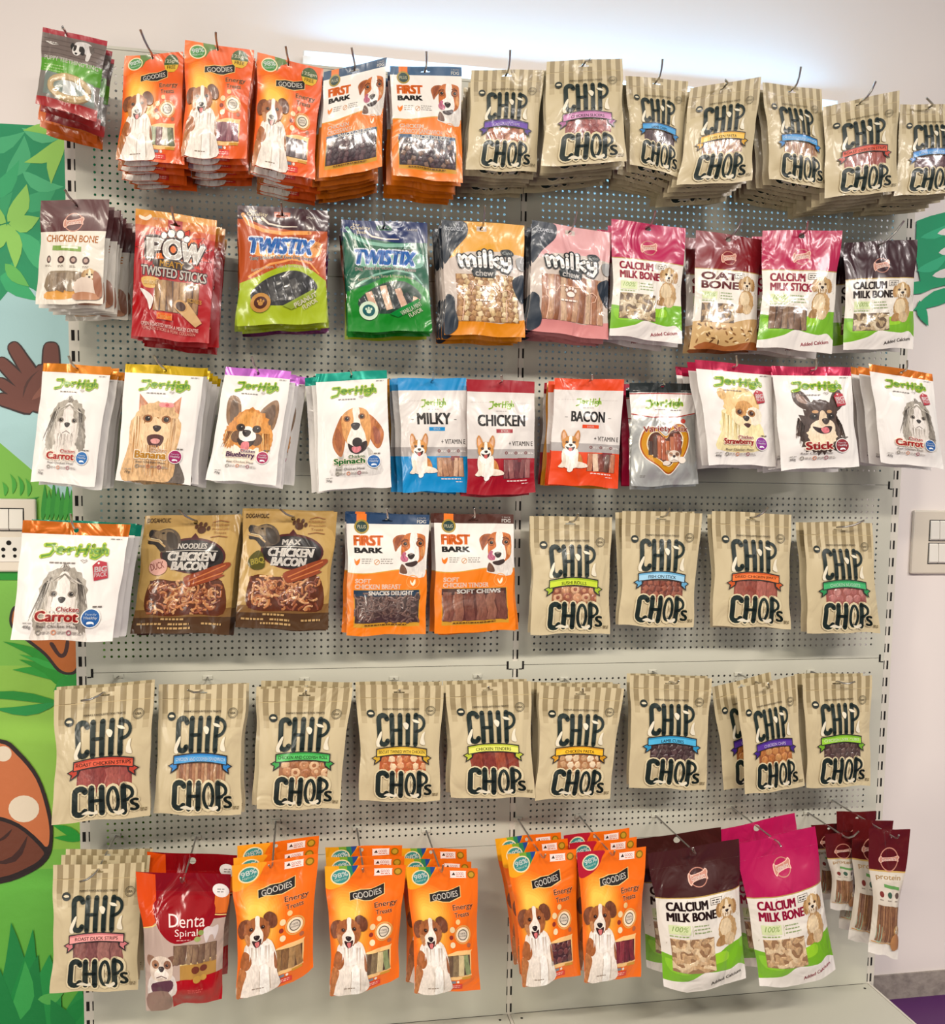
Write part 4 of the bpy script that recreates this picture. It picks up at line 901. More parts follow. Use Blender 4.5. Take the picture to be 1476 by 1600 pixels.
DG['c_lime'] = chip('CHICKEN LIVER CUBES', '#9fd04c', '#78aa34', 'cubes', '#48352f', ['#5c463e', '#503b35', '#685048'], '#f0f5e0')
DG['c_duck'] = chip('ROAST DUCK STRIPS', '#efa9a4', '#c97f80', 'strips', '#6e4640', ['#96655c', '#855650', '#a8776c'])

def goodies(corner, wk, wcols, wback, tagtop=False):
    d = Design(1.62, T=15 if not tagtop else 8, gloss=.55, vh=.10, vb=1.0 if not tagtop else .97, pinch=.03, hole='round', hx=.47, hy=.055, back='#c8501c'); d.base('#ea7a26' if not tagtop else '#e46a28')
    b = d.P('pouch_body', 2); hl = d.hole_loop()
    o_ = [(.05, .26), (.35, .20), (.62, .42), (.64, .9), (.5, 1.36), (.2, 1.42), (.03, 1.1)]; c0, c1 = ((234, 122, 38) if not tagtop else (228, 106, 40)), (250, 206, 100)
    for t in range(1, 10):
        f = t/9; b.loop([(p[0]*(1-f*.62) + .24*f*.62, p[1]*(1-f*.62) + .68*f*.62) for p in o_], '#%02x%02x%02x' % tuple(int(c0[k]+(c1[k]-c0[k])*f) for k in range(3)))
    if corner == 'rainbow':
        b.loop([(0, .27), (0, .0), (.40, .0), (.38, .06), (.30, .17), (.18, .26)], '#e8a830', 4); b.poly([(.17, 0), (.40, 0), (.385, .05), (.30, .17), (.22, .22)], '#7aa03a'); b.poly([(.27, 0), (.40, 0), (.385, .05), (.31, .15), (.28, .12)], '#2f7f5a'); b.poly([(.33, 0), (.41, 0), (.385, .05), (.345, .1)], '#2b4f8a')
    else: b.loop([(0, .30), (0, .0), (.38, .0), (.36, .08), (.30, .19), (.16, .28)], {'amber': '#eda233', 'red': '#b02a3c', 'green': '#ec7a24'}[corner], 4)
    if corner == 'green': b.poly([(.26, 0), (.42, .0), (.46, .05), (.36, .1), (.3, .2)], '#5f7d3a')
    bd = d.P('pouch_body', 8)
    bd.ell(.19, .135, .125, .098, '#e8d9b0', -14); bd.ell(.19, .135, .108, .083, '#3f8a84' if corner != 'green' else '#4d8a4a', -14); bd.text('98%', .10, .085, .28, .145, '#eef4ee', .03, rot=-14); bd.text('Natural', .115, .155, .265, .185, '#dfeee0', .01, rot=-14)
    if tagtop:
        bd.ell(.80, .16, .125, .13, '#3d5426'); bd.poly([(.68, .18), (.92, .18), (.90, .24), (.85, .285), (.75, .285), (.70, .24)], '#d9b23a'); bd.text('125gm', .69, .10, .91, .16, '#f2ecd2', .03); bd.text('FREE', .73, .19, .87, .24, '#5a4a1c', .02)
    else:
        bd.loop([(.62, .045), (.82, .04), (.83, .05), (.83, .125), (.82, .13), (.62, .135), (.61, .125), (.61, .05)], '#f4e3da', 2); bd.text('GOOD', .69, .06, .80, .095, '#d0604a', .01); bd.poly([(.63, .10), (.66, .06), (.68, .10)], '#3a2a20'); bd.lines(.69, .105, .81, 1, .02, '#d58a72'); bd.ell(.905, .085, .052, .050, '#8a6a1e'); bd.ell(.905, .085, .035, .033, '#c19a3a')
    n = d.P('brand_plaque', 14)
    P = [(.30, .335), (.36, .325), (.44, .30), (.56, .295), (.64, .27), (.735, .235), (.74, .36), (.66, .39), (.58, .42), (.48, .42), (.40, .405), (.30, .425)]
    n.poly([(p[0]+(.008 if p[0] > .5 else -.008), p[1]+(.008 if p[1] > .35 else -.008)) for p in P], '#e8c887'); n.poly(P, '#1f1a16'); n.text('GOODIES', .335, .315, .705, .385, '#f1ece2', .012, rot=-9)
    t = d.P('printed_lettering', 14); t.text('Energy', .62, .45, .92, .535, '#6a3418', .015, rot=-4, out=('#f3c9a0', .02)); t.text('Treats', .64, .55, .86, .61, '#6a3418', .012, rot=-4, out=('#f3c9a0', .02))
    t.ell(.76, .84, .13, .125, '#d9a661', hole=.86); t.ell(.76, .84, .105, .10, '#efe0c0'); t.ell(.76, .84, .075, .072, '#4c4440'); t.ell(.76, .84, .063, .06, '#d9cdbb'); t.text('100%', .715, .81, .805, .835, '#4c4440', .01); t.text('GOODNESS', .705, .845, .815, .865, '#4c4440', .01)
    for x, y, r, c in [(.69, .67, .035, '#e9c68e'), (.60, .77, .04, '#e9d2a6'), (.58, .87, .03, '#8a3a2e'), (.60, .97, .04, '#ecd9b4'), (.85, .98, .03, '#a86a4c')]: t.ell(x, y, r, r, c)
    w = d.P('treat_window', 8); w.loop([(.47, 1.10), (.86, 1.05), (.88, 1.08), (.87, 1.36), (.84, 1.40), (.48, 1.43)], '#f2c98e', 2); treats(w, wk, .49, 1.11, .86, 1.38, wback, wcols, 5)
    t.rect(.55, 1.445, .62, 1.485, '#7d828c'); t.ell(.655, 1.465, .02, .02, '#f0e6d8'); t.rect(.54, 1.50, .72, 1.575, '#d8463c'); t.lines(.56, 1.52, .70, 2, .025, '#f3c9b8'); t.rect(.72, 1.40, .86, 1.435, '#c8963a')
    g = d.P('printed_dog', 74); dog_aussie(g, .275, .80, .25, bot=3.2); g.lines(.2, 1.52, .36, 1, .02, '#8a7868')
    return d
ST = ['#8a6a4c', '#a58a63', '#74583f', '#9a8f68']
DG['g_rain'] = goodies('rainbow', 'sticks', ['#6f5a3e', '#8d7a58', '#d9c79a', '#8f9a6a', '#6a4f3a'], '#4a3a28')
DG['g_amber'] = goodies('amber', 'sticks', ['#a5814f', '#8d6a3e', '#b59260'], '#5c4326')
DG['g_red'] = goodies('red', 'sticks', ['#7e2f34', '#8f3c40', '#6c262c'], '#4c1a1e')
DG['g_chunk'] = goodies('rainbow', 'chunks', ['#6a3a34', '#7d4a42', '#5a2e2a'], '#3f2220')
DG['g_top1'] = goodies('green', 'sticks', ['#b9c0a0', '#8a5f5a', '#e2ddc8', '#7a7f5c', '#4f5a44'], '#5a5040', True)
DG['g_top2'] = goodies('green', 'sticks', ['#a06a72', '#8d5a64', '#b07a80'], '#6a4048', True)
DG['g_top3'] = goodies('green', 'sticks', ['#7d6a68', '#6a5a5a', '#8f7c78'], '#4a3e3e', True)

def firstbark(hd, l1, l2, band, bandtxt, wk, cols, back):
    d = Design(1.46, T=9, gloss=.45, vh=.08, pinch=.015, hole='slot', hx=.49, hy=.065, back='#c8641c'); d.base('#e9e3da', hd, .115)
    b = d.P('pouch_body', 2); n = 10
    wv = [(i/n, .70 + .02*math.sin(i/n*6.28+.4) - .03*(i/n)**2) for i in range(n+1)]; b.poly(wv + [(1, d.A), (0, d.A)], '#e8861f'); b.poly([(p[0], p[1]-.012) for p in wv] + wv[::-1], '#cfa24a')
    l = d.P('printed_lettering', 8); l.poly([(.12, 0), (.24, 0), (.24, .12), (.12, .12)], '#e9812a'); l.ell(.18, .15, .09, .085, '#a08a3e'); l.ell(.18, .15, .068, .064, '#1f3a34' if 'b' not in hd[1:3] else '#3a2a24'); l.text('PLUS', .13, .13, .23, .17, '#e6e0c2', .02)
    l.text('7 PACK', .85, .03, .96, .05, '#d9d4cc', .01); l.text('FDG', .85, .06, .96, .10, '#eeeae2', .04)
    l.text('FIRST', .09, .255, .43, .37, '#e67e24', .10); l.text('BARK', .09, .40, .43, .46, '#231d1a', .11)
    l.loop([(.08, .53), (.10, .56), (.13, .54), (.15, .53), (.14, .58), (.11, .61), (.08, .58)], '#e8862a', 3); l.lines(.17, .53, .31, 3, .025, '#8c8780', .009); l.ell(.36, .57, .035, .034, '#c88a4a', hole=.82); l.strokes([[(.34, .59), (.38, .55)]], .008, '#c88a4a'); l.lines(.41, .53, .58, 3, .025, '#8c8780', .009, 4)
    l.text(l1, .10, .775, .10+.048*len(l1), .825, '#f6e9d8', .05); l.text(l2, .10, .84, min(.10+.0405*len(l2), .76), .895, '#f6e9d8', .05)
    l.ell(.82, .81, .085, .08, '#f0a75c', hole=.9); l.loop([(.79, .79), (.81, .83), (.83, .80), (.85, .78), (.85, .83), (.82, .86), (.79, .83)], '#f8e6cc', 3)
    w = d.P('treat_window', 4); w.poly([(.085, .905), (.915, .905), (.915, 1.36), (.085, 1.36)], '#c99a3c'); treats(w, wk, .095, .95, .905, 1.31, back, cols, 7)
    l.poly([(.085, .91), (.90, .91), (.90, .985), (.085, .985)], band); l.L += 74; l.text(bandtxt, .27, .92, .82, .968, '#f0ece4', .07); l.lines(.22, 1.325, .78, 1, .02, '#5a3e1a', .014, 3)
    g = d.P('printed_dog', 10); dog_russell(g, .795, .425, .235)
    return d
DG['f_breast'] = firstbark('#17395a', 'SOFT', 'CHICKEN BREAST', '#1b3448', 'SNACKS DELIGHT', 'shreds', ['#6a5148', '#5c463f', '#7a5e52'], '#43322d')
DG['f_tender'] = firstbark('#4a2618', 'SOFT', 'CHICKEN TENDER', '#44261c', 'SOFT CHEWS', 'strips', ['#8a5a48', '#9a6a55', '#7a4c3c'], '#5a3428')
DG['f_crois'] = firstbark('#2c4a66', 'CHICKEN', 'CROISSANT', '#2c4a6a', 'SNACKS DELIGHT', 'chunks', ['#5c4548', '#6c5253', '#4d3a3e'], '#3a2c30')
DG['f_sand'] = firstbark('#3a5a78', 'CHICKEN', 'CARROT SANDWICH', '#2f5070', 'SNACKS DELIGHT', 'cubes', ['#4a3a3e', '#8f7464', '#5a464a'], '#2f2629')

def jerhigh(hd, A, dogf, dk, fl1, fl2, fcol, circ, big=False, wt='70g', hdm=True, dxy=(.48, .64), T=7, cap=None):
    d = Design(A, T=T, gloss=.34, vh=.10, pinch=.012, hole='round', hx=.5, hy=.07, back='#d9d4cc'); d.base('#e9e5de', (hd, .75, .35) if hdm else hd, .115)
    a = d.P('printed_lettering', 70); jer_logo(a, .21, .185, .83, .345 if not big else .33); a.lines(.30, .365, .56, 1, .02, '#7a7068', .012); a.strokes([[(.62, .36), (.59, .34), (.61, .335), (.625, .345), (.645, .335), (.655, .345), (.62, .37)]], .005, '#8a807a'); a.lines(.84, .135, .95, 1, .02, '#8a847c', .008)
    y = A*.72
    if fl2: a.text(fl1, .42, y-.015, .64, y+.03, fcol, .03, out=('#f6ece4', .05))
    a.text(fl2 or fl1, .22 if len(fl2 or fl1) > 5 else .30, y+.03, .64, y+.125, fcol, .06, out=('#f8ecd8', .06))
    a.text('Real Chicken Meat', .24, y+.16, .64, y+.188, '#7d746c', .01)
    for i in range(3): a.ell(.26+.15*i, y+.235, .026, .026, ['#8a8478', '#c98a6a', '#9a5a62'][i], hole=.6); a.lines(.295+.15*i, y+.225, .385+.15*i, 2, .016, '#a09890', .008, i)
    a.text(wt, .10, A-.14, .18, A-.10, '#5c5650', .01); a.lines(.10, A-.165, .19, 1, .02, '#8a847c', .007); a.lines(.77, y-.03, .87, 1, .02, '#6f6760', .014)
    a.ell(.765, y+.085, .097, .093, '#f2efe8'); a.ell(.765, y+.085, .088, .084, circ); a.text('Family', .71, y+.04, .82, y+.062, '#e6eef4', .02); a.text('Healthy', .70, y+.068, .83, y+.10, '#f2f4f6', .03); a.loop([(.73, y+.14), (.735, y+.12), (.77, y+.115), (.80, y+.125), (.80, y+.145), (.785, y+.135), (.75, y+.14)], '#f2f4f6', 3)
    g = d.P('printed_dog', 4); dogf(g, dxy[0], dxy[1], dk)
    if big:
        a.poly([(.71, .39), (.76, .34), (.84, .355), (.87, .50), (.745, .53)], '#b03a46'); a.ell(.765, .365, .01, .01, '#f0e8e4'); a.text('BIG', .735, .395, .845, .445, '#f4ecea', .05, rot=-6); a.text('PACK', .74, .45, .855, .49, '#f4ecea', .03, rot=-6)
    return d
DG['j_carrot'] = jerhigh('#d98a2e', 1.62, lambda g, x, y, k: dog_shihtzu(g, x, y, k), .40, 'Chicken', 'Carrot', '#c8403a', '#2a6ea8', dxy=(.47, .78))
DG['j_banana'] = jerhigh('#c8a81a', 1.55, dog_yorkie, .47, 'Chicken', 'Banana', '#d9a23a', '#9a2a62', dxy=(.46, .83))
DG['j_blue'] = jerhigh('#c878cc', 1.66, dog_papillon, .45, 'Chicken', 'Blueberry', '#5a2a5c', '#a02a58', dxy=(.48, .84))
DG['j_spin'] = jerhigh('#149a86', 1.60, dog_beagle, .42, 'Chicken', 'Spinach', '#1f7a34', '#2a66a0', dxy=(.53, .80))
DG['j_big'] = jerhigh('#c8701c', 1.10, dog_shihtzu, .35, 'Chicken', 'Carrot', '#c8403a', '#2a5f98', True, '400g', dxy=(.46, .68), T=12)
DG['j_bigG'] = jerhigh('#12806a', 1.10, dog_shihtzu, .30, 'Chicken', 'Spinach', '#1f7a34', '#2a5f98', True, '400g', dxy=(.48, .66), T=12)
DG['j_bigC'] = jerhigh('#d07a2a', 1.48, dog_shihtzu, .36, 'Chicken', 'Carrot', '#c8403a', '#2a5f98', True, '400g', dxy=(.62, .76), T=14)
DG['j_straw'] = jerhigh('#b0284e', 1.36, dog_pom, .38, 'Chicken', 'Strawberry', '#b8403c', '#8a3a90', True, '400g', dxy=(.50, .66), T=14)
DG['j_stick'] = jerhigh('#b0284e', 1.32, dog_chihuahua, .35, 'Stick', '', '#b8383a', '#8a3038', True, '200g', dxy=(.52, .66), T=14)

def stix(hc, title, cols, back, kind='sticks'):
    d = Design(1.66, T=8, gloss=.55, vh=.12, pinch=.012, hole='round', hx=.5, hy=.055, back=hc); d.base('#dcd6d0', hc, .175)
    b = d.P('pouch_body', 2); b.rect(0, 1.00, 1, 1.14, '#a7a19d'); b.rect(0, 1.135, 1, d.A, hc); b.lines(.05, .32, .95, 1, .02, '#cfc8c2')
    a = d.P('printed_lettering', 8); jer_logo(a, .32, .29, .68, .43, .9); a.lines(.42, .445, .58, 1, .02, '#8a847c', .008)
    w = .049*len(title); a.text(title, .5-w, .505, .5+w, .665, '#241f1d', .06); a.rect(.42, .71, .66, .765, hc); a.text('STICK', .49, .722, .59, .752, '#f0ece6', .02); a.strokes([[(.16, .6), (.20, .6)], [(.80, .6), (.84, .6)]], .008, '#55504c')
    a.text('+ VITAMIN E', .60, .885, .97, .955, '#4a4440', .012); 
    for i in range(3): a.ell(.56+.15*i, 1.055, .022, .022, '#7d4a48', hole=.5); a.lines(.59+.15*i, 1.045, .68+.15*i, 2, .016, '#e0dad4', .008, i)
    wd = d.P('treat_window', 6); treats(wd, kind, .52, 1.15, .93, 1.43, back, cols, 9)
    a.lines(.58, 1.455, .93, 1, .02, '#f0dcd6', .016, 5); a.lines(.80, 1.50, .92, 1, .02, '#f0dcd6', .010, 6); a.rect(.74, 1.13, .88, 1.19, '#7a2a30')
    g = d.P('printed_dog', 74); dog_corgi(g, .26, .99, .185)
    return d
DG['s_milky'] = stix('#1c8ec4', 'MILKY', ['#d2a888', '#c29474', '#b98a6c', '#dcb698'], '#8a6450')
DG['s_chick'] = stix('#9a1c2c', 'CHICKEN', ['#8f5a58', '#a8706c', '#7a4648'], '#5a2c30')
DG['s_bacon'] = stix('#dd5526', 'BACON', ['#c98a6a', '#e8cdb2', '#8a4a3a', '#6a4a3a'], '#6a3226')
def variety():
    d = Design(1.52, T=11, gloss=.75, vh=.12, pinch=.03, hole='round', hx=.5, hy=.06, back='#b9bab8'); d.base(('#c9c9c4', .75, .55), '#1f2423', .14)
    b = d.P('pouch_body', 2); b.loop([(0, .16), (.5, .15), (1, .16), (1, .44), (.7, .50), (.3, .50), (0, .45)], '#ece6e0', 3); b.strokes([[(0, .16), (.5, .152), (1, .16)], [(0, .455), (.3, .507), (.7, .507), (1, .45)]], .016, '#a8423a')
    a = d.P('printed_lettering', 16); jer_logo(a, .23, .235, .79, .385); a.lines(.36, .39, .56, 1, .02, '#6a605a', .01); a.lines(.60, .40, .78, 1, .02, '#6a605a', .012); a.lines(.05, .11, .16, 1, .02, '#b9b4ae', .008); a.lines(.78, .11, .96, 1, .02, '#b9b4ae', .008)
    a.text('Variety Stix', .16, .635, .86, .75, '#b5463a', .025, arc=.015, out=('#e8e2da', .03)); a.ell(.79, .57, .04, .035, '#b5463a')
    def heart(cx, cy, k): return [(cx, cy-.25*k), (cx+.14*k, cy-.44*k), (cx+.34*k, cy-.46*k), (cx+.46*k, cy-.25*k), (cx+.40*k, cy+.02*k), (cx+.22*k, cy+.28*k), (cx+.05*k, cy+.46*k), (cx-.16*k, cy+.30*k), (cx-.40*k, cy+.12*k), (cx-.50*k, cy-.12*k), (cx-.42*k, cy-.36*k), (cx-.22*k, cy-.42*k)]
    w = d.P('treat_window', 6); w.loop(heart(.51, .99, .84), '#e8e2d6', 5); w.loop(heart(.51, .99, .80), '#a8581c', 5); w.loop(heart(.51, .985, .76), '#c9922a', 5); w.loop(heart(.51, .97, .60), '#f0e2c0', 5); w.loop(heart(.51, .97, .57), '#5a3628', 5)
    w.L += 1
    for x, y0, y1, c in [(.27, .86, 1.06, '#4a3a34'), (.335, .79, 1.10, '#5a463c'), (.40, .78, 1.12, '#b06a4c'), (.465, .80, 1.14, '#a86448'), (.53, .86, 1.16, '#b8724f'), (.60, .80, 1.14, '#b47458'), (.66, .75, 1.10, '#a0604c'), (.72, .76, 1.04, '#8d4f44')]: w.tubes([[(x, y0), (x, y1)]], .06, c, 2.2, up=False)
    g = d.P('printed_dog', 74); dog_bulldog(g, .62, 1.08, .13, False); g.ell(.50, 1.19, .06, .035, '#ded2c6'); g.ell(.74, 1.15, .055, .05, '#e6dccf'); a.lines(.12, 1.36, .2, 2, .02, '#7a7672', .01)
    return d
DG['variety'] = variety()

def gnaw_logo(a, cx, cy, r, c='#e8c0ae', ring='#c08a78'):
    a.ell(cx, cy, r, r, ring, hole=.9, n=28); w = r*1.05
    a.loop([(cx-w, cy-.03), (cx-w*.8, cy-.055), (cx-w*.6, cy-.03), (cx+w*.5, cy-.055), (cx+w*.85, cy-.085), (cx+w*1.05, cy-.05), (cx+w*.95, cy-.01), (cx+w*.98, cy+.035), (cx+w*.6, cy+.02), (cx-w*.5, cy+.045), (cx-w*.85, cy+.08), (cx-w*1.05, cy+.04)], c, 3)
    a.loop([(cx-w*.92, cy-.02), (cx-w*.8, cy-.04), (cx-w*.6, cy-.02), (cx+w*.5, cy-.045), (cx+w*.85, cy-.07), (cx+w*.95, cy-.045), (cx+w*.86, cy-.01), (cx+w*.9, cy+.022), (cx+w*.6, cy+.01), (cx-w*.5, cy+.035), (cx-w*.85, cy+.065), (cx-w*.95, cy+.035)], ring, 3)
    a.text('Gnawlers', cx-w*.75, cy-.035, cx+w*.75, cy+.028, '#f6e6dc', .03, rot=-6)
def calcium(hc, t1, t2, tcol, kind, cols, back, A=1.62, low='#7ab02e', foot='#e9e3dc', hh=.42, T=18, note='Added Calcium', oats=False):
    d = Design(A, T=T, gloss=.62, vh=.10, vb=1.0, pinch=.03, hole='big', hx=.49, hy=.075, back=hc); d.base('#e6e0d4', hc, .20)
    b = d.P('pouch_body', 2); b.rect(0, .20, 1, hh+.10, hc); b.rect(0, hh+.10, 1, hh+.112, '#b59a5a')
    y0 = A-.44
    if oats:
        b.loop([(0, y0+.05), (.2, y0+.02), (.5, y0+.06), (.8, y0), (1, y0-.02), (1.15, y0), (1.2, A+.2), (-.2, A+.2), (-.15, y0)], '#c9a878', 3); b.loop([(.2, A-.10), (.5, A-.06), (.9, A-.12), (1, A-.08), (1, A), (.1, A)], '#9a5f34', 3)
        R = random.Random(4)
        for i in range(46):
            x, y = R.uniform(.04, .9), R.uniform(y0+.08, A-.10); t = R.uniform(0, 3.1); b.ell(x, y, .035, .013, ['#e2c898', '#8a6238', '#efdcb6', '#5f4226'][i % 4], math.degrees(t), 8, up=(i % 10 == 0))
    else:
        b.loop([(0, y0), (.18, y0+.03), (.4, y0+.10), (.62, y0+.02), (.8, y0-.06), (1, y0-.08), (1.15, y0-.08), (1.2, A+.2), (-.2, A+.2), (-.15, y0)], low, 3); b.loop([(-.1, A-.10), (.0, A-.10), (.15, A-.12), (.32, A-.17), (.45, A-.25), (.6, A-.23), (.78, A-.21), (.9, A-.24), (1, A-.17), (1.1, A-.1), (1.2, A+.3), (-.2, A+.3)], foot, 3)
        b.loop([(.03, y0+.06), (.18, y0+.08), (.30, y0+.16), (.26, y0+.21), (.08, y0+.20)], '#8fc43c', 3); b.loop([(.52, y0+.02), (.75, y0), (.76, y0+.10), (.6, y0+.12), (.5, y0+.10)], '#9acb3a', 3)
    R = random.Random(3)
    for i in range(26): x, yy = R.uniform(.04, .96), R.uniform(hh+.13, y0-.02); b.strokes([[(x, yy), (x+.012, yy-.02)]], .006, '#b9ae9c', up=(i == 0))
    a = d.P('printed_lettering', 10); gnaw_logo(a, .50, .345 if hh > .4 else .30, .105)
    yt = hh+.15
    a.text(t1, .095, yt, .09+(.46 if len(t1) > 5 else .54), yt+.10, tcol, .075)
    if t2: a.text(t2, .095, yt+.125, .65, yt+.225, tcol, .075)
    a.rect(.59, yt-.01, .74, yt+.07, '#6a6258'); a.rect(.597, yt-.003, .733, yt+.063, '#e6e0d4'); a.lines(.61, yt+.012, .72, 2, .026, '#4a443c', .014)
    yy = yt+.27; a.poly([(.10, yy), (.33, yy), (.33, yy+.11), (.10, yy+.11)], '#d3dcae'); a.text('100%', .13, yy+.015, .31, yy+.075, '#7d9a4e', .0, shear=.3); a.lines(.10, yy+.125, .32, 1, .02, '#93a86a', .014); a.strokes([[(.355, yy), (.355, yy+.13)]], .004, '#b9c293'); a.lines(.375, yy+.01, .60, 3, .04, '#8fa070', .014, 2)
    w = d.P('treat_window', 8); treats(w, kind, .10, yy+.165, .60, A-.25 if not oats else y0+.06, back, cols, 11)
    if not oats: a.text(note, .55, A-.13, .93, A-.085, tcol, .02, rot=-10)
    g = d.P('printed_dog', 12); dog_doodle(g, .79, yt+.13, .175)
    return d
BONE = ['#dcbf97', '#cfae84', '#e6cfaa']
DG['k_pink'] = calcium('#b3265a', 'CALCIUM', 'MILK BONE', '#b52a4c', 'bones', ['#d3bf9c', '#c4ab84', '#e0d0b2'], '#6f5a44', 1.62, T=10)
DG['k_oat'] = calcium('#7c1f26', 'OAT', 'BONE', '#7a2a2c', 'bones', ['#cdb491', '#bb9d76'], '#5c4a3a', 1.66, oats=True, T=13)
DG['k_stick'] = calcium('#b32a56', 'CALCIUM', 'MILK STICK', '#b52a4c', 'sticks', ['#8a6a50', '#7a5c44', '#977a5e'], '#4a3628', 1.55, T=10)
DG['k_brown'] = calcium('#35171c', 'CALCIUM', 'MILK BONE', '#2e1c18', 'bones', ['#d3bf9c', '#c4ab84', '#e0d0b2'], '#6f5a44', 1.50, T=12)
DG['k_brownL'] = calcium('#3f1d1a', 'CALCIUM', 'MILK BONE', '#2e1c18', 'bones', BONE, '#9a7a58', 1.66, T=26, hh=.44)
DG['k_pinkL'] = calcium('#b0265a', 'CALCIUM', 'MILK BONE', '#b52a52', 'bones', BONE, '#9a7a58', 1.68, T=26, hh=.52)
def chickenbone():
    d = Design(1.50, T=8, gloss=.42, vh=.14, pinch=.03, hole='round', hx=.52, hy=.10, back='#b3a894'); d.base('#ddd6c8', '#4f2224', .46)
    a = d.P('printed_lettering', 8); gnaw_logo(a, .50, .33, .14); a.text('PET', .07, .32, .18, .355, '#d8c8c0', .02); a.lines(.07, .37, .17, 1, .02, '#b9a49c', .01)
    a.text('CHICKEN BONE', .10, .52, .90, .62, '#d08a3c', .03, rot=2); a.poly([(.20, .66), (.65, .69), (.65, .76), (.20, .73)], '#7d9a4a'); a.poly([(.34, .675), (.60, .69), (.60, .72), (.34, .705)], '#e6e6d2')
    for i in range(4): a.ell(.16+.19*i, .86+.01*i, .055 if i else .03, .055, '#4a302a'); a.ell(.16+.19*i, .86+.01*i, .03 if i else .015, .03, '#b59a8c'); a.lines(.11+.19*i, .94+.01*i, .21+.19*i, 2, .018, '#8a8076', .008, i)
    w = d.P('treat_window', 6); w.loop([(.16, 1.06), (.35, 1.03), (.70, 1.07), (.72, 1.3), (.16, 1.32)], '#8a7a64', 3); treats(w, 'strips', .18, 1.06, .68, 1.32, '#7d6c58', ['#9a8770', '#8a765f', '#a8967e'], 3)
    w.loop([(.15, 1.33), (.4, 1.30), (.58, 1.33), (.55, 1.41), (.16, 1.43)], '#dda558', 3)
    g = d.P('printed_dog', 74); dog_doodle(g, .80, 1.10, .15, 1, False); g.fur(.74, 1.28, .17, .15, '#d9c8b8', .1, 30, 4); g.loop([(.55, 1.38), (.7, 1.34), (.95, 1.38), (.9, 1.45), (.6, 1.45)], '#b98a6c', 3); g.loop([(.86, 1.05), (.97, 1.12), (.98, 1.4), (.88, 1.35)], '#9a6a52', 3)
    return d
DG['bone'] = chickenbone()
def pow_():
    d = Design(1.58, T=8, gloss=.6, vh=.12, pinch=.012, hole='slot', hx=.49, hy=.135, back='#6f1418'); d.base('#a61e24')
    b = d.P('pouch_body', 2); hl = d.hole_loop()
    b.poly([(0, 0), (1, 0), (1, .085), (0, .085)], '#cf9230'); b.poly([(0, .085), (.40, .085), (.40, .19), (0, .19)], '#c97a2c'); b.poly([(.58, .085), (1, .085), (1, .19), (.58, .19)], '#c97a2c'); b.poly([(0, .19), (1, .19), (1, .27), (0, .27)], '#bf5a2c'); b.poly([(0, .27), (1, .27), (1, .33), (0, .33)], '#b03c28')
    P = []
    for i in range(26):
        t = 2*math.pi*i/26; r = (.50 if i % 2 else .33); P.append((.50+r*.95*math.cos(t), .47+r*.62*math.sin(t)))
    b.poly([(.5+(p[0]-.5)*1.05, .47+(p[1]-.47)*1.05) for p in P], '#4a1012'); b.poly(P, '#c8402a'); b.loop([(.3, .3), (.7, .28), (.8, .42), (.7, .6), (.3, .6), (.2, .45)], '#d9732c', 3)
    a = d.P('printed_lettering', 10); a.loop([(.05, .07), (.12, .09), (.18, .05), (.20, .08), (.16, .12), (.12, .13), (.05, .11)], '#e9dcc8', 3); a.text('DRIED TREATS', .21, .075, .36, .11, '#e9dcc8', .02)
    for ch, x0, x1, y0, y1, r in (('P', .17, .38, .34, .58, -4), ('O', .37, .60, .33, .58, 0), ('W', .59, .86, .36, .60, 6)): a.text(ch, x0, y0, x1, y1, '#efeae2', .09, rot=r, out=('#3a1512', .06))
    for x, y, r in ((.36, .29, .04), (.45, .255, .05), (.56, .25, .05), (.645, .30, .04)): a.ell(x, y, r*1.15, r*1.3, '#3a1512', 10); a.ell(x, y, r*.85, r, '#efeae2', 10)
    a.loop([(.27, .60), (.5, .585), (.72, .60), (.74, .67), (.5, .71), (.26, .68)], '#33201a', 4); a.text('MEATY', .33, .61, .63, .685, '#e2b04a', .03, rot=2); a.text('TWISTED STICKS', .10, .70, .92, .815, '#efe6dc', .04, rot=2, out=('#2a1412', .07))
    w = d.P('treat_window', 6); treats(w, 'sticks', .27, .85, .84, 1.24, '#4a2c1e', ['#b08a62', '#c8a67e', '#8f6c4a'], 6)
    w.loop([(.10, .85), (.20, .82), (.32, .84), (.34, .91), (.26, .96), (.14, .95)], '#d0a95e', 3)
    a.L += 74; a.text('BIG BONE', .14, .87, .31, .915, '#f3e4bd', .02); a.loop([(.09, .98), (.2, 1.02), (.27, 1.1), (.23, 1.24), (.19, 1.12)], '#d9d2cc', 3)
    a.poly([(.54, 1.18), (.70, 1.09), (.90, 1.34), (.82, 1.40)], '#c9a678'); a.ell(.62, 1.15, .09, .075, '#b98f5e', 30); a.ell(.62, 1.155, .068, .055, '#3f2014', 30); a.text('BONES', .70, 1.05, .88, 1.10, '#d9b268', .03, rot=4)
    a.rect(.32, 1.26, .52, 1.345, '#d9641e'); a.text('Chicken', .33, 1.27, .51, 1.335, '#f4c870', .02); a.text('OPEN ROASTED WITH A MEATY CENTRE', .12, 1.40, .86, 1.445, '#f0e2d8', .03, rot=3); a.text('CHICKEN STICKS & PORK COLLAGEN', .14, 1.455, .82, 1.49, '#e0b8a8', .02, rot=3)
    return d
DG['pow'] = pow_()
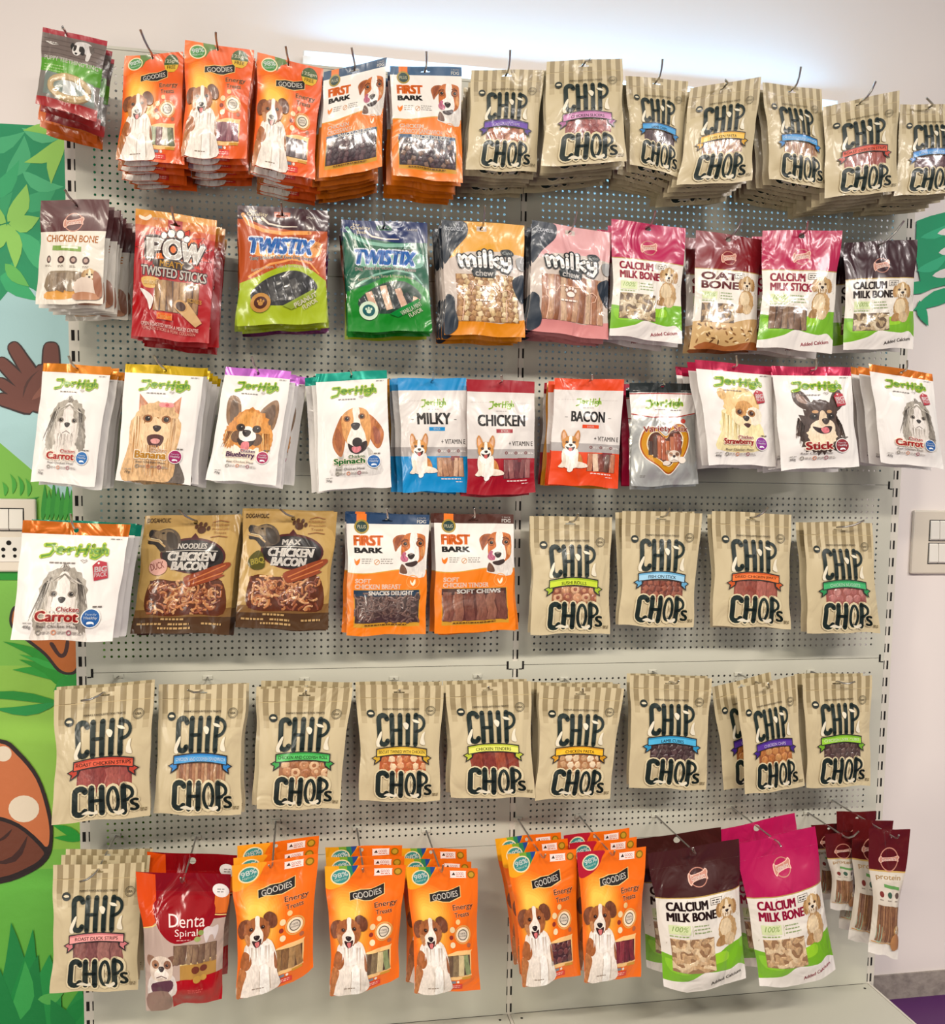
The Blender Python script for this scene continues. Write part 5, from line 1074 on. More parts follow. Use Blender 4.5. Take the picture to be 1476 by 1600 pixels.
def twistix(A, hc, mid, base_, glow, size, sub, sub2, flav, kind, cols, back, badge, hole=True):
    d = Design(A, T=9, gloss=.72, vh=.10, pinch=.02, hole='slot', hx=.49, hy=.085, back='#8a7a3a'); d.base(mid)
    b = d.P('pouch_body', 2); hl = d.hole_loop()
    b.poly([(0, .115), (1, .115), (1, .25), (.6, .26), (.3, .22), (.12, .15), (0, .15)], hc); b.poly([(0, 0), (.40, 0), (.40, .115), (0, .115)], hc, up=False); b.poly([(.58, 0), (1, 0), (1, .115), (.58, .115)], hc, up=False); b.poly([(.40, 0), (.58, 0), (.58, .055), (.40, .055)], hc, up=False)
    b.strokes([[(.06, .10), (.12, .20), (.28, .27), (.5, .30), (.8, .28)]], .045, glow); b.strokes([[(.26, .12), (.34, .19), (.5, .22), (.66, .215)]], .026, '#e8dccb', taper=.6)
    b.loop([(0, .86), (.25, .78), (.55, .66), (.8, .70), (1, .84), (1.15, .9), (1.2, A+.2), (-.2, A+.2), (-.15, .9)], base_, 3); b.strokes([[(.10, .80), (.35, .66), (.6, .60), (.82, .64), (.92, .76)]], .028, glow, taper=.4)
    b.loop([(.16, .46), (.5, .36), (.88, .38), (.95, .44), (.9, .56), (.6, .58), (.2, .56)], glow, 4)
    for t in range(8): b.strokes([[(.88, .44), (.88+.14*math.cos(t*.785+.3), .44+.12*math.sin(t*.785+.3))]], .012, glow, up=False, taper=.9)
    a = d.P('printed_lettering', 10); a.text('For', .13, .035, .21, .07, '#d8c8a0', 0); a.text('Quality', .10, .07, .33, .12, '#d8c8a0', .0); a.text('Bite', .17, .125, .28, .16, '#d8c8a0', 0); a.text(size, .76, .085, .88, .11, '#eee6da', .02); a.text('WHEAT FREE', .60, .335, .82, .36, '#7a4a3a', .01, rot=2)
    a.text('TWISTIX', .13, .365, .85, .535, '#2b62b4', .09, shear=.25, rot=1, out=('#e3e9f0', .05)); a.text('TWISTIX', .135, .37, .845, .53, '#4f8fd4', .03, shear=.25, rot=1)
    a.text(sub, .12, .565, .84, .615, '#2a2a38' if mid[1] > '5' else '#3a2a3a', .01, arc=.015, out=('#e6ded2', .04)); a.text(sub2, .14, .675, .80, .72, '#eadfca', .01, arc=.03, rot=-3)
    w = d.P('treat_window', 8); yb = A-.24
    w.loop([(.13, .98), (.28, .84), (.5, .745), (.7, .74), (.86, .84), (.88, .96), (.62, yb), (.5, yb+.03), (.2, yb)], back, 4)
    R = random.Random(8); w.L += 1
    for i in range(8):
        x = .20+.088*i; y0 = .98 - .24*math.sin(math.pi*min(1, (x-.10)/.8)) + .03; y1 = yb - .12*max(0, (x-.5)/.4) - .02
        w.tubes([[(x-.03, y0+.02), (x, (y0+y1)/2), (x+.04, y1)]], .082, cols[i % len(cols)], 2.4, up=False)
    w.L += 62; w.loop([(.13, .98), (.28, .84), (.5, .745), (.7, .74), (.86, .84), (.88, .96), (.62, yb), (.5, yb+.03), (.2, yb)], 'clear', 4); w.L -= 62
    a.L += 74; a.ell(.25, yb-.01, .115, .11, badge[0]); a.ell(.25, yb-.01, .075, .07, badge[1]); a.ell(.25, yb, .028, .024, badge[0])
    for t in (-.03, 0, .03): a.ell(.25+t, yb-.038+abs(t)*.4, .012, .015, badge[0])
    a.poly([(.50, yb+.035), (.86, yb-.16), (.88, yb-.07), (.60, yb+.075)], badge[2]); a.text(flav[0], .62, yb-.06, .90, yb-.005, '#efe8da', .03, rot=-28); a.text(flav[1], .72, yb-.01, .90, yb+.04, '#efe8da', .03, rot=-28)
    return d
DG['tw_o'] = twistix(1.34, '#3a1a20', '#b0541f', '#a3b42e', '#e3a05c', 'SMALL', 'Tasty Lifetime Stuff Free Dog Treats', 'Removes Plaque, Tartar & Flavours Breath', ('PEANUT', 'FLAVOR'), 's', ['#2f2d2c', '#3a3735', '#454240'], '#2a2827', ('#b98a4a', '#4a2414', '#8a9a3a'))
DG['tw_g'] = twistix(1.34, '#1e2f5c', '#1f5a44', '#1d7f2a', '#7fae9a', 'LARGE', 'Dog Treat for Good Oral Hygiene', 'Removes Plaque, Tartar & Flavours Breath', ('VANILLA MINT', 'FLAVOR'), 's', ['#3a3f3e', '#d9b39a', '#333837', '#e2c2a8'], '#1e3a2a', ('#cfe0c8', '#1f5a5c', '#12803a'))
DG['tw_p'] = twistix(1.34, '#4a1450', '#6a1f5c', '#7a3a6a', '#a86a9a', 'SMALL', 'Dog Treat for Good Oral Hygiene', 'Removes Plaque, Tartar & Flavours Breath', ('BLUEBERRY', 'FLAVOR'), 's', ['#3a3f3e', '#333837'], '#2a1e2a', ('#cfb0c8', '#4a1f5c', '#6a2a6a'))
def rounded_strokes(a, Ls, w1, c1, w2, c2):
    a.strokes(Ls, w1, c1); a.strokes(Ls, w2, c2)
def milky(hc, foot, kind, cols, back, scale=1.0):
    d = Design(1.42, T=9, gloss=.5, vh=.10, pinch=.02, hole='round', hx=.48, hy=.085, back=foot); d.base('#c9bdb2')
    b = d.P('pouch_body', 2); b.poly([(0, .115), (1, .115), (1, .40), (.7, .36), (.3, .38), (0, .5)], hc); b.poly([(0, 0), (.42, 0), (.42, .115), (0, .115)], hc, up=False); b.poly([(.54, 0), (1, 0), (1, .115), (.54, .115)], hc, up=False); b.poly([(.42, 0), (.54, 0), (.54, .055), (.42, .055)], hc, up=False)
    b.poly([(0, 1.26), (.25, 1.24), (.7, 1.26), (1, 1.20), (1, d.A), (0, d.A)], foot)
    nv = '#1b2733'
    w = d.P('treat_window', 3); treats(w, kind, .14, .66, .93, 1.25, back, cols, 3)
    c = d.P('printed_cow_patches', 74)
    b.loop([(0.0, .0), (.26, .0), (.315, .07), (.30, .18), (.22, .28), (.13, .38), (.06, .49), (0, .51)], nv, 3)
    c.loop([(.85, .72), (.92, .66), (1.0, .66), (1.0, .98), (.94, .96), (.87, .84)], nv, 4); c.loop([(0, .95), (.10, .96), (.12, 1.1), (.17, 1.25), (.14, 1.36), (0, 1.40)], nv, 4); c.loop([(.90, .44), (1, .43), (1, .58), (.92, .56)], '#9a9a98', 4)
    a = d.P('printed_lettering', 82)
    a.text('DOGAHOLIC', .05, .085, .26, .13, '#c9cdd2', .0)
    x0, y0, wd, h = .19, .36, .62, .22; q = lambda P: [(x0+p[0]*wd, y0+p[1]*h) for p in P]
    Ls = [[(.0, .38), (.04, .9)], [(.03, .55), (.10, .36), (.15, .5), (.17, .9)], [(.17, .55), (.24, .36), (.29, .5), (.31, .9)], [(.40, .42), (.41, .9)], [(.40, .18), (.401, .2)], [(.50, .05), (.51, .9)], [(.62, .08), (.63, .92)], [(.76, .42), (.64, .62), (.78, .92)], [(.84, .42), (.86, .7), (.93, .74), (1.0, .66)], [(1.0, .40), (1.01, .9), (.96, 1.15), (.86, 1.08)]]
    rounded_strokes(a, [q(P) for P in Ls], .085, '#1c2326', .046, '#efebe4')
    a.loop([(.36, .595), (.62, .59), (.64, .61), (.63, .68), (.58, .70), (.38, .69), (.35, .66)], '#1c2326', 3); a.text('chew', .385, .605, .605, .68, '#efebe4', .03); a.loop([(.70, .35), (.80, .33), (.86, .37), (.85, .41), (.74, .42)], '#1c2326', 3); a.text('Calci', .725, .36, .84, .395, '#d8dcd8', .01)
    cow = [(.22, 1.24), (.23, .98), (.19, .93), (.19, .86), (.27, .84), (.32, .88), (.36, .80), (.66, .80), (.70, .88), (.78, .84), (.84, .88), (.82, .95), (.77, .97), (.77, 1.24)]
    a.strokes([cow], .010, '#efc9b0'); a.ell(.50, .90, .05, .035, '#efe2d6')
    for x, y in ((.445, .85), (.48, .825), (.52, .825), (.555, .85)): a.ell(x, y, .017, .022, '#efe2d6')
    a.lines(.38, .97, .62, 1, .02, '#efe2d6', .022, 5)
    return d
DG['m_yel'] = milky('#dba33c', '#d98f1c', 'cubes', ['#dcbf8e', '#c9a272', '#ead6ae', '#b98f66'], '#8f6a48')
DG['m_pink'] = milky('#d9a5a5', '#d38f8c', 'sticks', ['#b07a58', '#caa080', '#9c6848', '#d9b898'], '#b08a7c')
def baconbag(t1, badge, btxt, bcol):
    d = Design(1.27, T=8, gloss=.6, vh=.10, pinch=.012, hole='round', hx=.53, hy=.075, back='#4a3522'); d.base('#a88a54')
    b = d.P('pouch_body', 2); b.loop([(.04, .2), (.5, .12), (.96, .2), (.96, .6), (.9, .95), (.1, .95), (.03, .6)], '#b99b62', 4); b.poly([(0, 1.02), (.3, 1.0), (.7, 1.02), (1, .98), (1, 1.12), (0, 1.14)], '#7a5c36'); b.poly([(0, 1.10), (.5, 1.09), (1, 1.08), (1, d.A), (0, d.A)], '#4c3620')
    w = d.P('treat_window', 6); w.loop([(.10, .78), (.2, .68), (.5, .72), (.72, .64), (.9, .74), (.92, 1.05), (.6, 1.06), (.3, 1.08), (.1, 1.02)], '#5a3018', 4); treats(w, 'shreds', .12, .70, .88, 1.05, '#5a3018', ['#a5643a', '#c98a58', '#84482a', '#d9a878'], len(t1)+4)
    e = d.P('pouch_body', 36); e.L = 36; e.ell(.545, .43, .345, .19, '#4a1e1c', 4, 32); e.ell(.545, .435, .325, .172, '#241f1c', 4, 32); e.poly([(.5, .24), (.54, .19), (.58, .24)], '#4a1e1c')
    a = d.P('printed_lettering', 76); a.text('DOGAHOLIC', .03, .03, .27, .075, '#3f2414', .02)
    w_ = .30 if len(t1) > 4 else .2; a.text(t1, .53-w_/2, .30, .53+w_/2, .355, '#e8e2d8', .05, shear=.1); a.strokes([[(.26, .385), (.5, .372), (.80, .382)]], .007, '#cfc8bc'); a.text('CHICKEN', .29, .395, .78, .48, '#efe9df', .085, shear=.15, rot=1); a.text('BACON', .33, .495, .71, .58, '#efe9df', .085, shear=.15, rot=1)
    a.ell(.60, .155, .045, .04, '#4a2c16'); 
    for x, y in ((.545, .12), (.585, .095), (.635, .10), (.67, .14)): a.ell(x, y, .018, .026, '#4a2c16', 15)
    a.text('Chicken', .70, .09, .88, .115, '#8a5a34', .0); a.text('Premium', .71, .135, .88, .16, '#8a5a34', 0); a.text('Treats', .73, .175, .86, .2, '#8a5a34', 0); a.strokes([[(.71, .075), (.79, .055), (.88, .075)], [(.70, .235), (.79, .222), (.88, .235)]], .008, '#8a5a34')
    a.loop(badge, bcol[0], 3); a.text(btxt, .11, .50, .25, .575, bcol[1], .03, rot=-15)
    a.loop([(.47, .66), (.62, .60), (.80, .53), (.93, .50), (.95, .54), (.86, .62), (.90, .64), (.76, .70), (.62, .74), (.52, .76)], '#8a4526', 3); a.strokes([[(.52, .70), (.7, .62), (.9, .53)], [(.56, .73), (.74, .66), (.88, .61)]], .012, '#c07a4a')
    for i, (x, y, l) in enumerate(((.28, 1.10, .3), (.05, 1.155, .25), (.36, 1.155, .28), (.70, 1.15, .22), (.26, 1.20, .36))): a.lines(x, y, x+l, 1, .02, '#b99a6c', .022, i)
    g = d.P('printed_dog', 44); dog_retriever(g, .23, .24, .17)
    return d
DG['b_nood'] = baconbag('NOODLES', [(.11, .50), (.2, .46), (.28, .50), (.27, .6), (.18, .64), (.10, .59)], 'DUCK', ('#cfa294', '#a86a5c'))
DG['b_max'] = baconbag('MAX', [(.10, .48), (.18, .42), (.24, .48), (.26, .6), (.16, .63), (.08, .57)], 'BBQ', ('#4f4a16', '#d0c060'))
def denta():
    d = Design(1.50, T=20, gloss=.85, vh=.12, vb=1.0, pinch=.03, hole='big', hx=.50, hy=.085, back='#6a1418'); d.base('#b9a598', '#7d141a', .20)
    b = d.P('pouch_body', 2); b.rect(0, .20, 1, .50, '#8a161c'); b.poly([(0, 0), (.2, .02), (.2, .5), (.1, .58), (0, .60)], '#d65a22'); b.poly([(.84, .22), (1, .22), (1, .45), (.84, .44)], '#d97a3a'); b.strokes([[(0, .60), (.12, .57), (.3, .47)], [(.8, .45), (1, .47)]], .012, '#e9cf8a')
    b.loop([(.2, .3), (.5, .24), (.8, .28), (.86, .5), (.7, .68), (.4, .74), (.22, .62), (.16, .45)], '#921a20', 4)
    w = d.P('treat_window', 6); treats(w, 'sticks', .38, .76, .92, .98, '#6a5240', ['#8d745a', '#7b634b', '#9c8368'], 2)
    b.poly([(.46, .98), (.92, .93), (.92, 1.14), (.46, 1.17)], '#b08a4c'); b.strokes([[(.46, .985), (.7, .97), (.92, .93)]], .014, '#ecd79a'); b.poly([(.36, 1.17), (1, 1.12), (1, d.A), (.36, d.A)], '#a51218')
    a = d.P('printed_lettering', 10); a.text('Denta', .33, .43, .76, .565, '#efdcd6', .0); a.text('Spiral', .40, .585, .68, .685, '#efdcd6', .0); a.lines(.42, .70, .60, 1, .02, '#d9a9a4', .010)
    a.ell(.90, .19, .095, .075, '#e9e4de', 25); a.lines(.86, .17, .94, 2, .03, '#8a847e', .012)
    a.loop([(.75, .60), (.80, .57), (.86, .59), (.92, .57), (.93, .64), (.89, .74), (.87, .68), (.83, .68), (.79, .76), (.76, .68)], '#d3c9c6', 3); a.ell(.72, .63, .035, .03, '#8a9a5a'); a.ell(.68, .70, .04, .03, '#9aa86a')
    for x, y, r in ((.66, 1.05, .05), (.76, 1.04, .045), (.68, 1.16, .05), (.76, 1.15, .04)): a.ell(x, y, r, r*.85, '#6f3c28' if y < 1.1 else '#c09a50')
    a.lines(.56, 1.28, .76, 2, .03, '#d0605c', .014)
    g = d.P('printed_dog', 10); dog_bulldog(g, .22, 1.0, .20); g.loop([(.10, 1.18), (.34, 1.14), (.36, 1.24), (.2, 1.30), (.1, 1.27)], '#5a3a44', 3); g.loop([(.04, 1.3), (.3, 1.26), (.34, 1.48), (.06, 1.5)], '#8d7468', 3)
    return d
DG['denta'] = denta()
def protein():
    d = Design(2.55, T=16, gloss=.6, vh=.30, vb=.97, pinch=.13, hole='big', hx=.52, hy=.15, back='#6a5a4c'); d.base('#d3cabb', '#571719', .42)
    b = d.P('pouch_body', 2); b.rect(0, .42, 1, .82, '#571719'); b.rect(0, .82, 1, .85, '#c8a868')
    a = d.P('printed_lettering', 10); gnaw_logo(a, .52, .60, .24); a.text('protein', .14, .90, .86, 1.02, '#c9a878', .02); a.poly([(.35, 1.08), (.85, 1.12), (.85, 1.18), (.35, 1.14)], '#6a9a5c')
    for i in range(3): a.ell(.24+.27*i, 1.28, .07, .06, ['#7a3a34', '#3f5a4a', '#5a4a44'][i]); a.lines(.17+.27*i, 1.38, .31+.27*i, 1, .02, '#8a8076', .02, i)
    w = d.P('treat_window', 6); treats(w, 'sticks', .12, 1.50, .88, 2.25, '#6a4a34', ['#9a7452', '#8a6444', '#a9825e'], 4); w.loop([(.15, 1.9), (.35, 2.0), (.33, 2.25), (.14, 2.24)], '#a8c8ae', 3)
    b.poly([(0, 2.34), (.5, 2.3), (1, 2.36), (1, d.A), (0, d.A)], '#e9e4da'); b.strokes([[(.05, 2.29), (.5, 2.27), (.95, 2.31)]], .02, '#c9944a')
    g = d.P('printed_dog', 74); dog_doodle(g, .80, 1.95, .15, 1, False); g.fur(.78, 2.2, .18, .18, '#b98a5e', .1, 24, 3)
    return d
DG['protein'] = protein()
def teething():
    d = Design(1.12, T=9, gloss=.6, vh=.08, pinch=.02, hole='round', hx=.36, hy=.045, back='#7d6f66'); d.base('#7d766e', '#a33440', .07)
    b = d.P('pouch_body', 2); b.rect(0, .07, 1, .40, '#71655e'); 
    for y in (.14, .21, .28, .35): b.rect(0, y, 1, y+.006, '#5c524c', up=False)
    b.poly([(0, .44), (1, .40), (1, .66), (.8, .70), (0, .62)], '#5f9a34'); b.poly([(.1, .62), (.9, .66), (.95, .95), (.1, .95)], '#7a857c')
    b.poly([(0, 1.0), (1, .97), (1, 1.12), (0, 1.12)], '#a03030')
    a = d.P('printed_lettering', 8); a.text('PUPPY TEETHING RING', .06, .40, .94, .46, '#e9e6dc', .03); a.lines(.06, .52, .44, 3, .04, '#a8c88a', .012); a.loop([(.06, .19), (.2, .22), (.28, .21), (.18, .235)], '#d9d4cc', 3); a.lines(.08, .19, .26, 1, .02, '#d9d4cc', .016)
    w = d.P('treat_window', 8); w.ell(.52, .80, .36, .17, '#b59a72', 0, 28, hole=.72); w.L += 1
    P = [(.52+.32*math.cos(t), .80+.15*math.sin(t)) for t in np.linspace(0, 6.283, 26)]; w.tubes([P], .10, '#cbb288', 5.0); w.rect(.42, .70, .62, .92, '#c9ccc8'); w.L += 90; w.rect(.05, .63, .95, .98, 'clear')
    g = d.P('printed_dog', 8); dog_pup_lying(g, .58, .22, .17)
    return d
DG['teeth'] = teething()
def plain(c1, c2, A=1.3):
    d = Design(A, T=6, gloss=.5, vh=.1, pinch=.02, hole='round', hx=.5, hy=.06, back=c2); d.base(c1, c2, .12); b = d.P('pouch_body', 2); b.rect(.1, .3, .9, .6, c2); b.rect(.1, .7, .9, 1.1, '#e0d8cc'); return d
DG['orange'] = plain('#d9732a', '#b8501c'); DG['yellow'] = plain('#d99a2a', '#c8841c'); DG['pinkp'] = plain('#c02350', '#a01a40')
#==TABLE==
# ------------------------------------------------------------------ what hangs where: photo corners TL TR BR BL, distance of the front pouch from the rack, hook tip, pouches behind it
ORD = ['second', 'third', 'fourth', 'fifth', 'sixth', 'seventh', 'eighth']
ROWS = {1: 'top row', 2: 'second row', 3: 'third row', 4: 'fourth row', 5: 'fifth row', 6: 'bottom row'}
# (row, design, short label, quad, depth, tip, [(design, count)], spacing, options)
T1 = [
 (1, 'teeth', 'grey and green puppy pouch with red edge, left end of top row', [(67, 42), (168, 64), (151, 190), (56, 161)], .215, (98, 42), [('same', 2), ('orange', 3)], .030, {}),
 (1, 'g_top1', 'orange pouch, brown and white dog, pale sticks, top row', [(195, 88), (286, 81), (288, 257), (181, 249)], .200, (219, 46), [('same', 6)], .025, {}),
 (1, 'g_top2', 'tallest orange pouch, brown and white dog, mauve sticks, top row', [(289, 63), (397, 79), (385, 249), (283, 246)], .215, (337, 50), [('same', 6)], .025, {}),
 (1, 'g_top3', 'orange pouch, brown and white dog, grey sticks, top row', [(402, 82), (505, 108), (491, 281), (393, 259)], .200, (446, 72), [('same', 6)], .025, {}),
 (1, 'f_crois', 'tilted white-orange dog pouch, purple treats, top row', [(506, 113), (604, 90), (596, 262), (497, 280)], .210, (549, 74), [('same', 6)], .025, {}),
 (1, 'f_sand', 'upright white-orange dog pouch, dark squares, top row', [(609, 103), (721, 105), (723, 286), (613, 274)], .200, (666, 80), [('same', 6)], .025, {}),
 (1, 'c_purple', 'beige striped pouch, purple ribbon, top row', [(736, 109), (850, 109), (838, 269), (727, 265)], .200, (797, 78), [('same', 6)], .025, {}),
 (1, 'c_pink', 'beige striped pouch, pink ribbon, top row', [(854, 96), (972, 91), (979, 253), (845, 260)], .215, (922, 93), [('same', 6)], .025, {}),
 (1, 'c_blue', 'beige striped pouch, light blue ribbon, partly covered, top row', [(977, 118), (1075, 127), (1064, 277), (984, 256)], .195, (1035, 92), [('same', 6)], .025, {}),
 (1, 'c_yellow', 'tilted beige striped pouch, yellow ribbon, top row', [(1078, 138), (1189, 120), (1174, 283), (1057, 290)], .220, (1133, 125), [('same', 6)], .025, {}),
 (1, 'c_cod', 'beige striped pouch, sky blue ribbon, thin sticks, top row', [(1191, 129), (1283, 140), (1294, 295), (1202, 280)], .195, (1251, 104), [('same', 6)], .025, {}),
 (1, 'c_red', 'beige striped pouch, red ribbon, top row', [(1285, 167), (1405, 141), (1402, 298), (1287, 310)], .210, (1368, 127), [('same', 6)], .025, {}),
 (1, 'c_lamb2', 'beige striped pouch, deep blue ribbon, right end of top row', [(1406, 163), (1498, 163), (1502, 300), (1396, 307)], .195, (1447, 153), [('same', 6)], .025, {}),
 (2, 'bone', 'white pouch with maroon top, left end of second row', [(64, 313), (171, 311), (161, 475), (55, 475)], .205, (101, 296), [('same', 6)], .026, {'fan': 0.003}),
 (2, 'pow', 'red pouch with big white capitals and paw toes, second row', [(212, 325), (339, 344), (327, 537), (204, 525)], .170, (268, 322), [('same', 5)], .022, {'fan': 0.002}),
 (2, 'tw_o', 'brown and lime pouch with black sticks, second row', [(371, 320), (512, 329), (511, 504), (371, 510)], .165, (439, 317), [('same', 4), ('tw_p', 2)], .022, {}),
 (2, 'tw_g', 'blue and green pouch with striped sticks, second row', [(533, 343), (667, 348), (676, 518), (543, 518)], .140, (598, 334), [('same', 3), ('tw_o', 1)], .022, {}),
 (2, 'm_yel', 'yellow topped clear pouch with cream cubes, second row', [(689, 343), (819, 352), (820, 527), (694, 523)], .150, (757, 321), [('same', 4)], .024, {}),
 (2, 'm_pink', 'pink topped clear pouch with brown sticks, second row', [(831, 344), (954, 364), (950, 531), (822, 516)], .150, (901, 330), [('same', 4)], .024, {}),
 (2, 'k_pink', 'pink topped milk bone pouch, second row', [(955, 342), (1071, 357), (1065, 537), (952, 524)], .150, (1024, 329), [('same', 2)], .04, {}),
 (2, 'k_oat', 'maroon topped oat pouch between two pink ones, second row', [(1087, 359), (1190, 374), (1182, 548), (1077, 546)], .150, (1160, 342), [('same', 1)], .055, {'tw': -.04}),
 (2, 'k_stick', 'pink topped pouch with thin brown sticks, second row', [(1191, 360), (1316, 360), (1300, 552), (1182, 542)], .175, (1262, 345), [('same', 2)], .05, {}),
 (2, 'k_brown', 'dark brown topped bone pouch, right end of second row', [(1318, 379), (1433, 374), (1427, 545), (1316, 546)], .150, (1412, 345), [('same', 1)], .05, {}),
 (3, 'j_carrot', 'white pouch, grey long-haired dog, orange edge, left in third row', [(68, 567), (174, 573), (147, 760), (47, 752)], .165, (107, 556), [('same', 4)], .022, {'fan': 0.004}),
 (3, 'j_banana', 'white pouch, long-haired tan dog, yellow edge, third row', [(196, 568), (320, 575), (297, 757), (181, 749)], .165, (240, 555), [('same', 5)], .022, {'fan': 0.005}),
 (3, 'j_blue', 'white pouch, big-eared tan dog, lilac edge, third row', [(353, 573), (455, 580), (430, 758), (322, 749)], .165, (393, 557), [('same', 4)], .024, {'fan': 0.007}),
 (3, 'j_spin', 'white pouch, floppy-eared beagle, teal edge, third row', [(493, 584), (604, 578), (612, 760), (497, 767)], .130, (547, 576), [('same', 2)], .024, {'fan': -0.008}),
 (3, 's_milky', 'blue and white stick pouch with corgi, third row', [(621, 591), (728, 591), (733, 769), (629, 769)], .110, (676, 581), [('same', 2), ('yellow', 1)], .022, {'fan': -0.005}),
 (3, 's_chick', 'dark red and white stick pouch with corgi, third row', [(729, 592), (835, 596), (836, 771), (729, 774)], .130, (783, 587), [('same', 2)], .022, {}),
 (3, 's_bacon', 'orange-red and white stick pouch with corgi, third row', [(867, 591), (975, 593), (965, 763), (856, 756)], .140, (925, 586), [('same', 2), ('yellow', 1), ('s_chick', 1)], .022, {}),
 (3, 'variety', 'silver pouch with heart window and black top, third row', [(983, 598), (1085, 599), (1091, 757), (985, 760)], .130, (1035, 594), [('same', 1), ('pinkp', 2)], .026, {}),
 (3, 'j_straw', 'white big pouch, cream fluffy dog, crimson edge, third row', [(1085, 562), (1204, 573), (1212, 728), (1108, 726)], .190, (1150, 556), [('same', 3)], .036, {'tl': 1}),
 (3, 'j_stick', 'white big pouch, dark brown dog, crimson edge, third row', [(1205, 572), (1328, 574), (1342, 728), (1220, 735)], .208, (1275, 561), [('same', 3)], .036, {}),
 (3, 'j_bigC', 'white big pouch, grey long-haired dog, right end of third row', [(1357, 568), (1456, 584), (1474, 733), (1376, 722)], .190, (1417, 563), [('same', 3)], .036, {}),
 (4, 'j_big', 'largest white pouch, grey dog, orange edge, left in fourth row', [(36, 813), (204, 820), (176, 1002), (16, 1000)], .205, (110, 803), [('j_bigG', 2)], .045, {}),
 (4, 'b_nood', 'tan pouch with noodle strips, fourth row', [(227, 806), (377, 804), (358, 991), (205, 989)], .120, (278, 796), [('same', 2)], .026, {}),
 (4, 'b_max', 'tan pouch with thick bacon strips, fourth row', [(381, 798), (527, 800), (511, 985), (367, 981)], .140, (437, 795), [('same', 2)], .026, {}),
 (4, 'f_breast', 'white and orange pouch, navy header, fourth row', [(541, 803), (671, 805), (665, 991), (541, 993)], .110, (604, 795), [('same', 2)], .022, {}),
 (4, 'f_tender', 'white and orange pouch, brown header, fourth row', [(678, 802), (802, 804), (805, 985), (678, 990)], .110, (741, 795), [('same', 2)], .022, {}),
 (4, 'c_sushi', 'beige striped pouch, lime ribbon, fourth row', [(828, 807), (956, 808), (953, 990), (829, 991)], .090, (903, 803), [('same', 1)], .028, {}),
 (4, 'c_fish', 'beige striped pouch, pale blue ribbon, fourth row', [(972, 798), (1097, 802), (1083, 981), (966, 977)], .100, (1047, 793), [('same', 1)], .028, {}),
 (4, 'c_jerky', 'beige striped pouch, orange ribbon, fourth row', [(1112, 798), (1236, 804), (1235, 983), (1113, 977)], .100, (1200, 792), [('same', 1)], .028, {}),
 (4, 'c_green', 'beige striped pouch, green ribbon, right end of fourth row', [(1255, 816), (1362, 817), (1375, 989), (1260, 989)], .110, (1350, 813), [('same', 1)], .03, {}),
 (5, 'c_red', 'beige striped pouch, red ribbon, left end of fifth row', [(85, 1079), (241, 1067), (235, 1274), (81, 1289)], .150, (126, 1095), [('same', 1)], .03, {}),
 (5, 'c_cod', 'beige striped pouch, blue ribbon, fifth row', [(248, 1070), (385, 1069), (376, 1274), (239, 1272)], .120, (293, 1078), [('same', 1)], .03, {}),
 (5, 'c_roll', 'beige striped pouch, green ribbon, fifth row', [(404, 1076), (551, 1074), (531, 1264), (400, 1264)], .130, (478, 1079), [('same', 2)], .03, {}),
 (5, 'c_bisc', 'beige striped pouch, mustard ribbon with long text, fifth row', [(556, 1070), (693, 1071), (687, 1252), (561, 1252)], .115, (624, 1078), [('same', 1)], .03, {}),
 (5, 'c_tend', 'beige striped pouch, pale yellow ribbon, fifth row', [(696, 1070), (829, 1064), (836, 1247), (704, 1246)], .120, (763, 1073), [('same', 1)], .035, {}),
 (5, 'c_pasta', 'beige striped pouch, golden yellow ribbon, fifth row', [(843, 1071), (975, 1076), (953, 1247), (836, 1250)], .130, (910, 1076), [('same', 2)], .03, {}),
 (5, 'c_cube', 'beige striped pouch, light blue ribbon, fifth row', [(984, 1055), (1112, 1060), (1104, 1234), (981, 1231)], .110, (1060, 1064), [('same', 1)], .03, {}),
 (5, 'c_purple2', 'tilted beige striped pouch, purple ribbon, fifth row', [(1150, 1076), (1244, 1055), (1257, 1229), (1164, 1242)], .135, (1200, 1068), [('same', 1)], .05, {'dx': -.033}),
 (5, 'c_lime', 'beige striped pouch, lime ribbon, right end of fifth row', [(1253, 1060), (1362, 1055), (1360, 1228), (1260, 1231)], .110, (1336, 1065), [('same', 1)], .03, {}),
 (6, 'c_duck', 'beige striped pouch, pink ribbon, left end of bottom row', [(83, 1352), (226, 1348), (215, 1546), (78, 1552)], .175, (124, 1378), [('same', 2)], .045, {}),
 (6, 'denta', 'glossy red pouch with white tooth, bottom row', [(212, 1362), (361, 1366), (346, 1564), (229, 1579)], .215, (282, 1372), [('same', 1)], .10, {'bot': [(0, 0), (.3, .01), (.5, -.02), (.8, -.01), (1, -.02)]}),
 (6, 'g_amber', 'orange dog pouch with amber corner, bottom row', [(362, 1353), (497, 1334), (489, 1526), (370, 1561)], .225, (420, 1352), [('same', 2)], .052, {'bot': [(0, 0), (.35, .01), (.5, -.01), (.75, 0), (.9, -.03), (1, -.08)]}),
 (6, 'g_rain', 'orange dog pouch, rainbow corner, pale sticks, bottom row', [(507, 1353), (634, 1351), (622, 1536), (516, 1556)], .215, (566, 1358), [('same', 2)], .052, {'bot': [(0, 0), (.4, .015), (.6, 0), (.85, -.01), (1, -.05)]}),
 (6, 'g_rain', 'orange dog pouch, rainbow corner, tilted right, bottom row', [(634, 1354), (746, 1356), (750, 1546), (648, 1551)], .215, (692, 1352), [('same', 2)], .052, {'bot': [(0, 0), (.3, .02), (.5, .01), (.8, 0), (1, 0)]}),
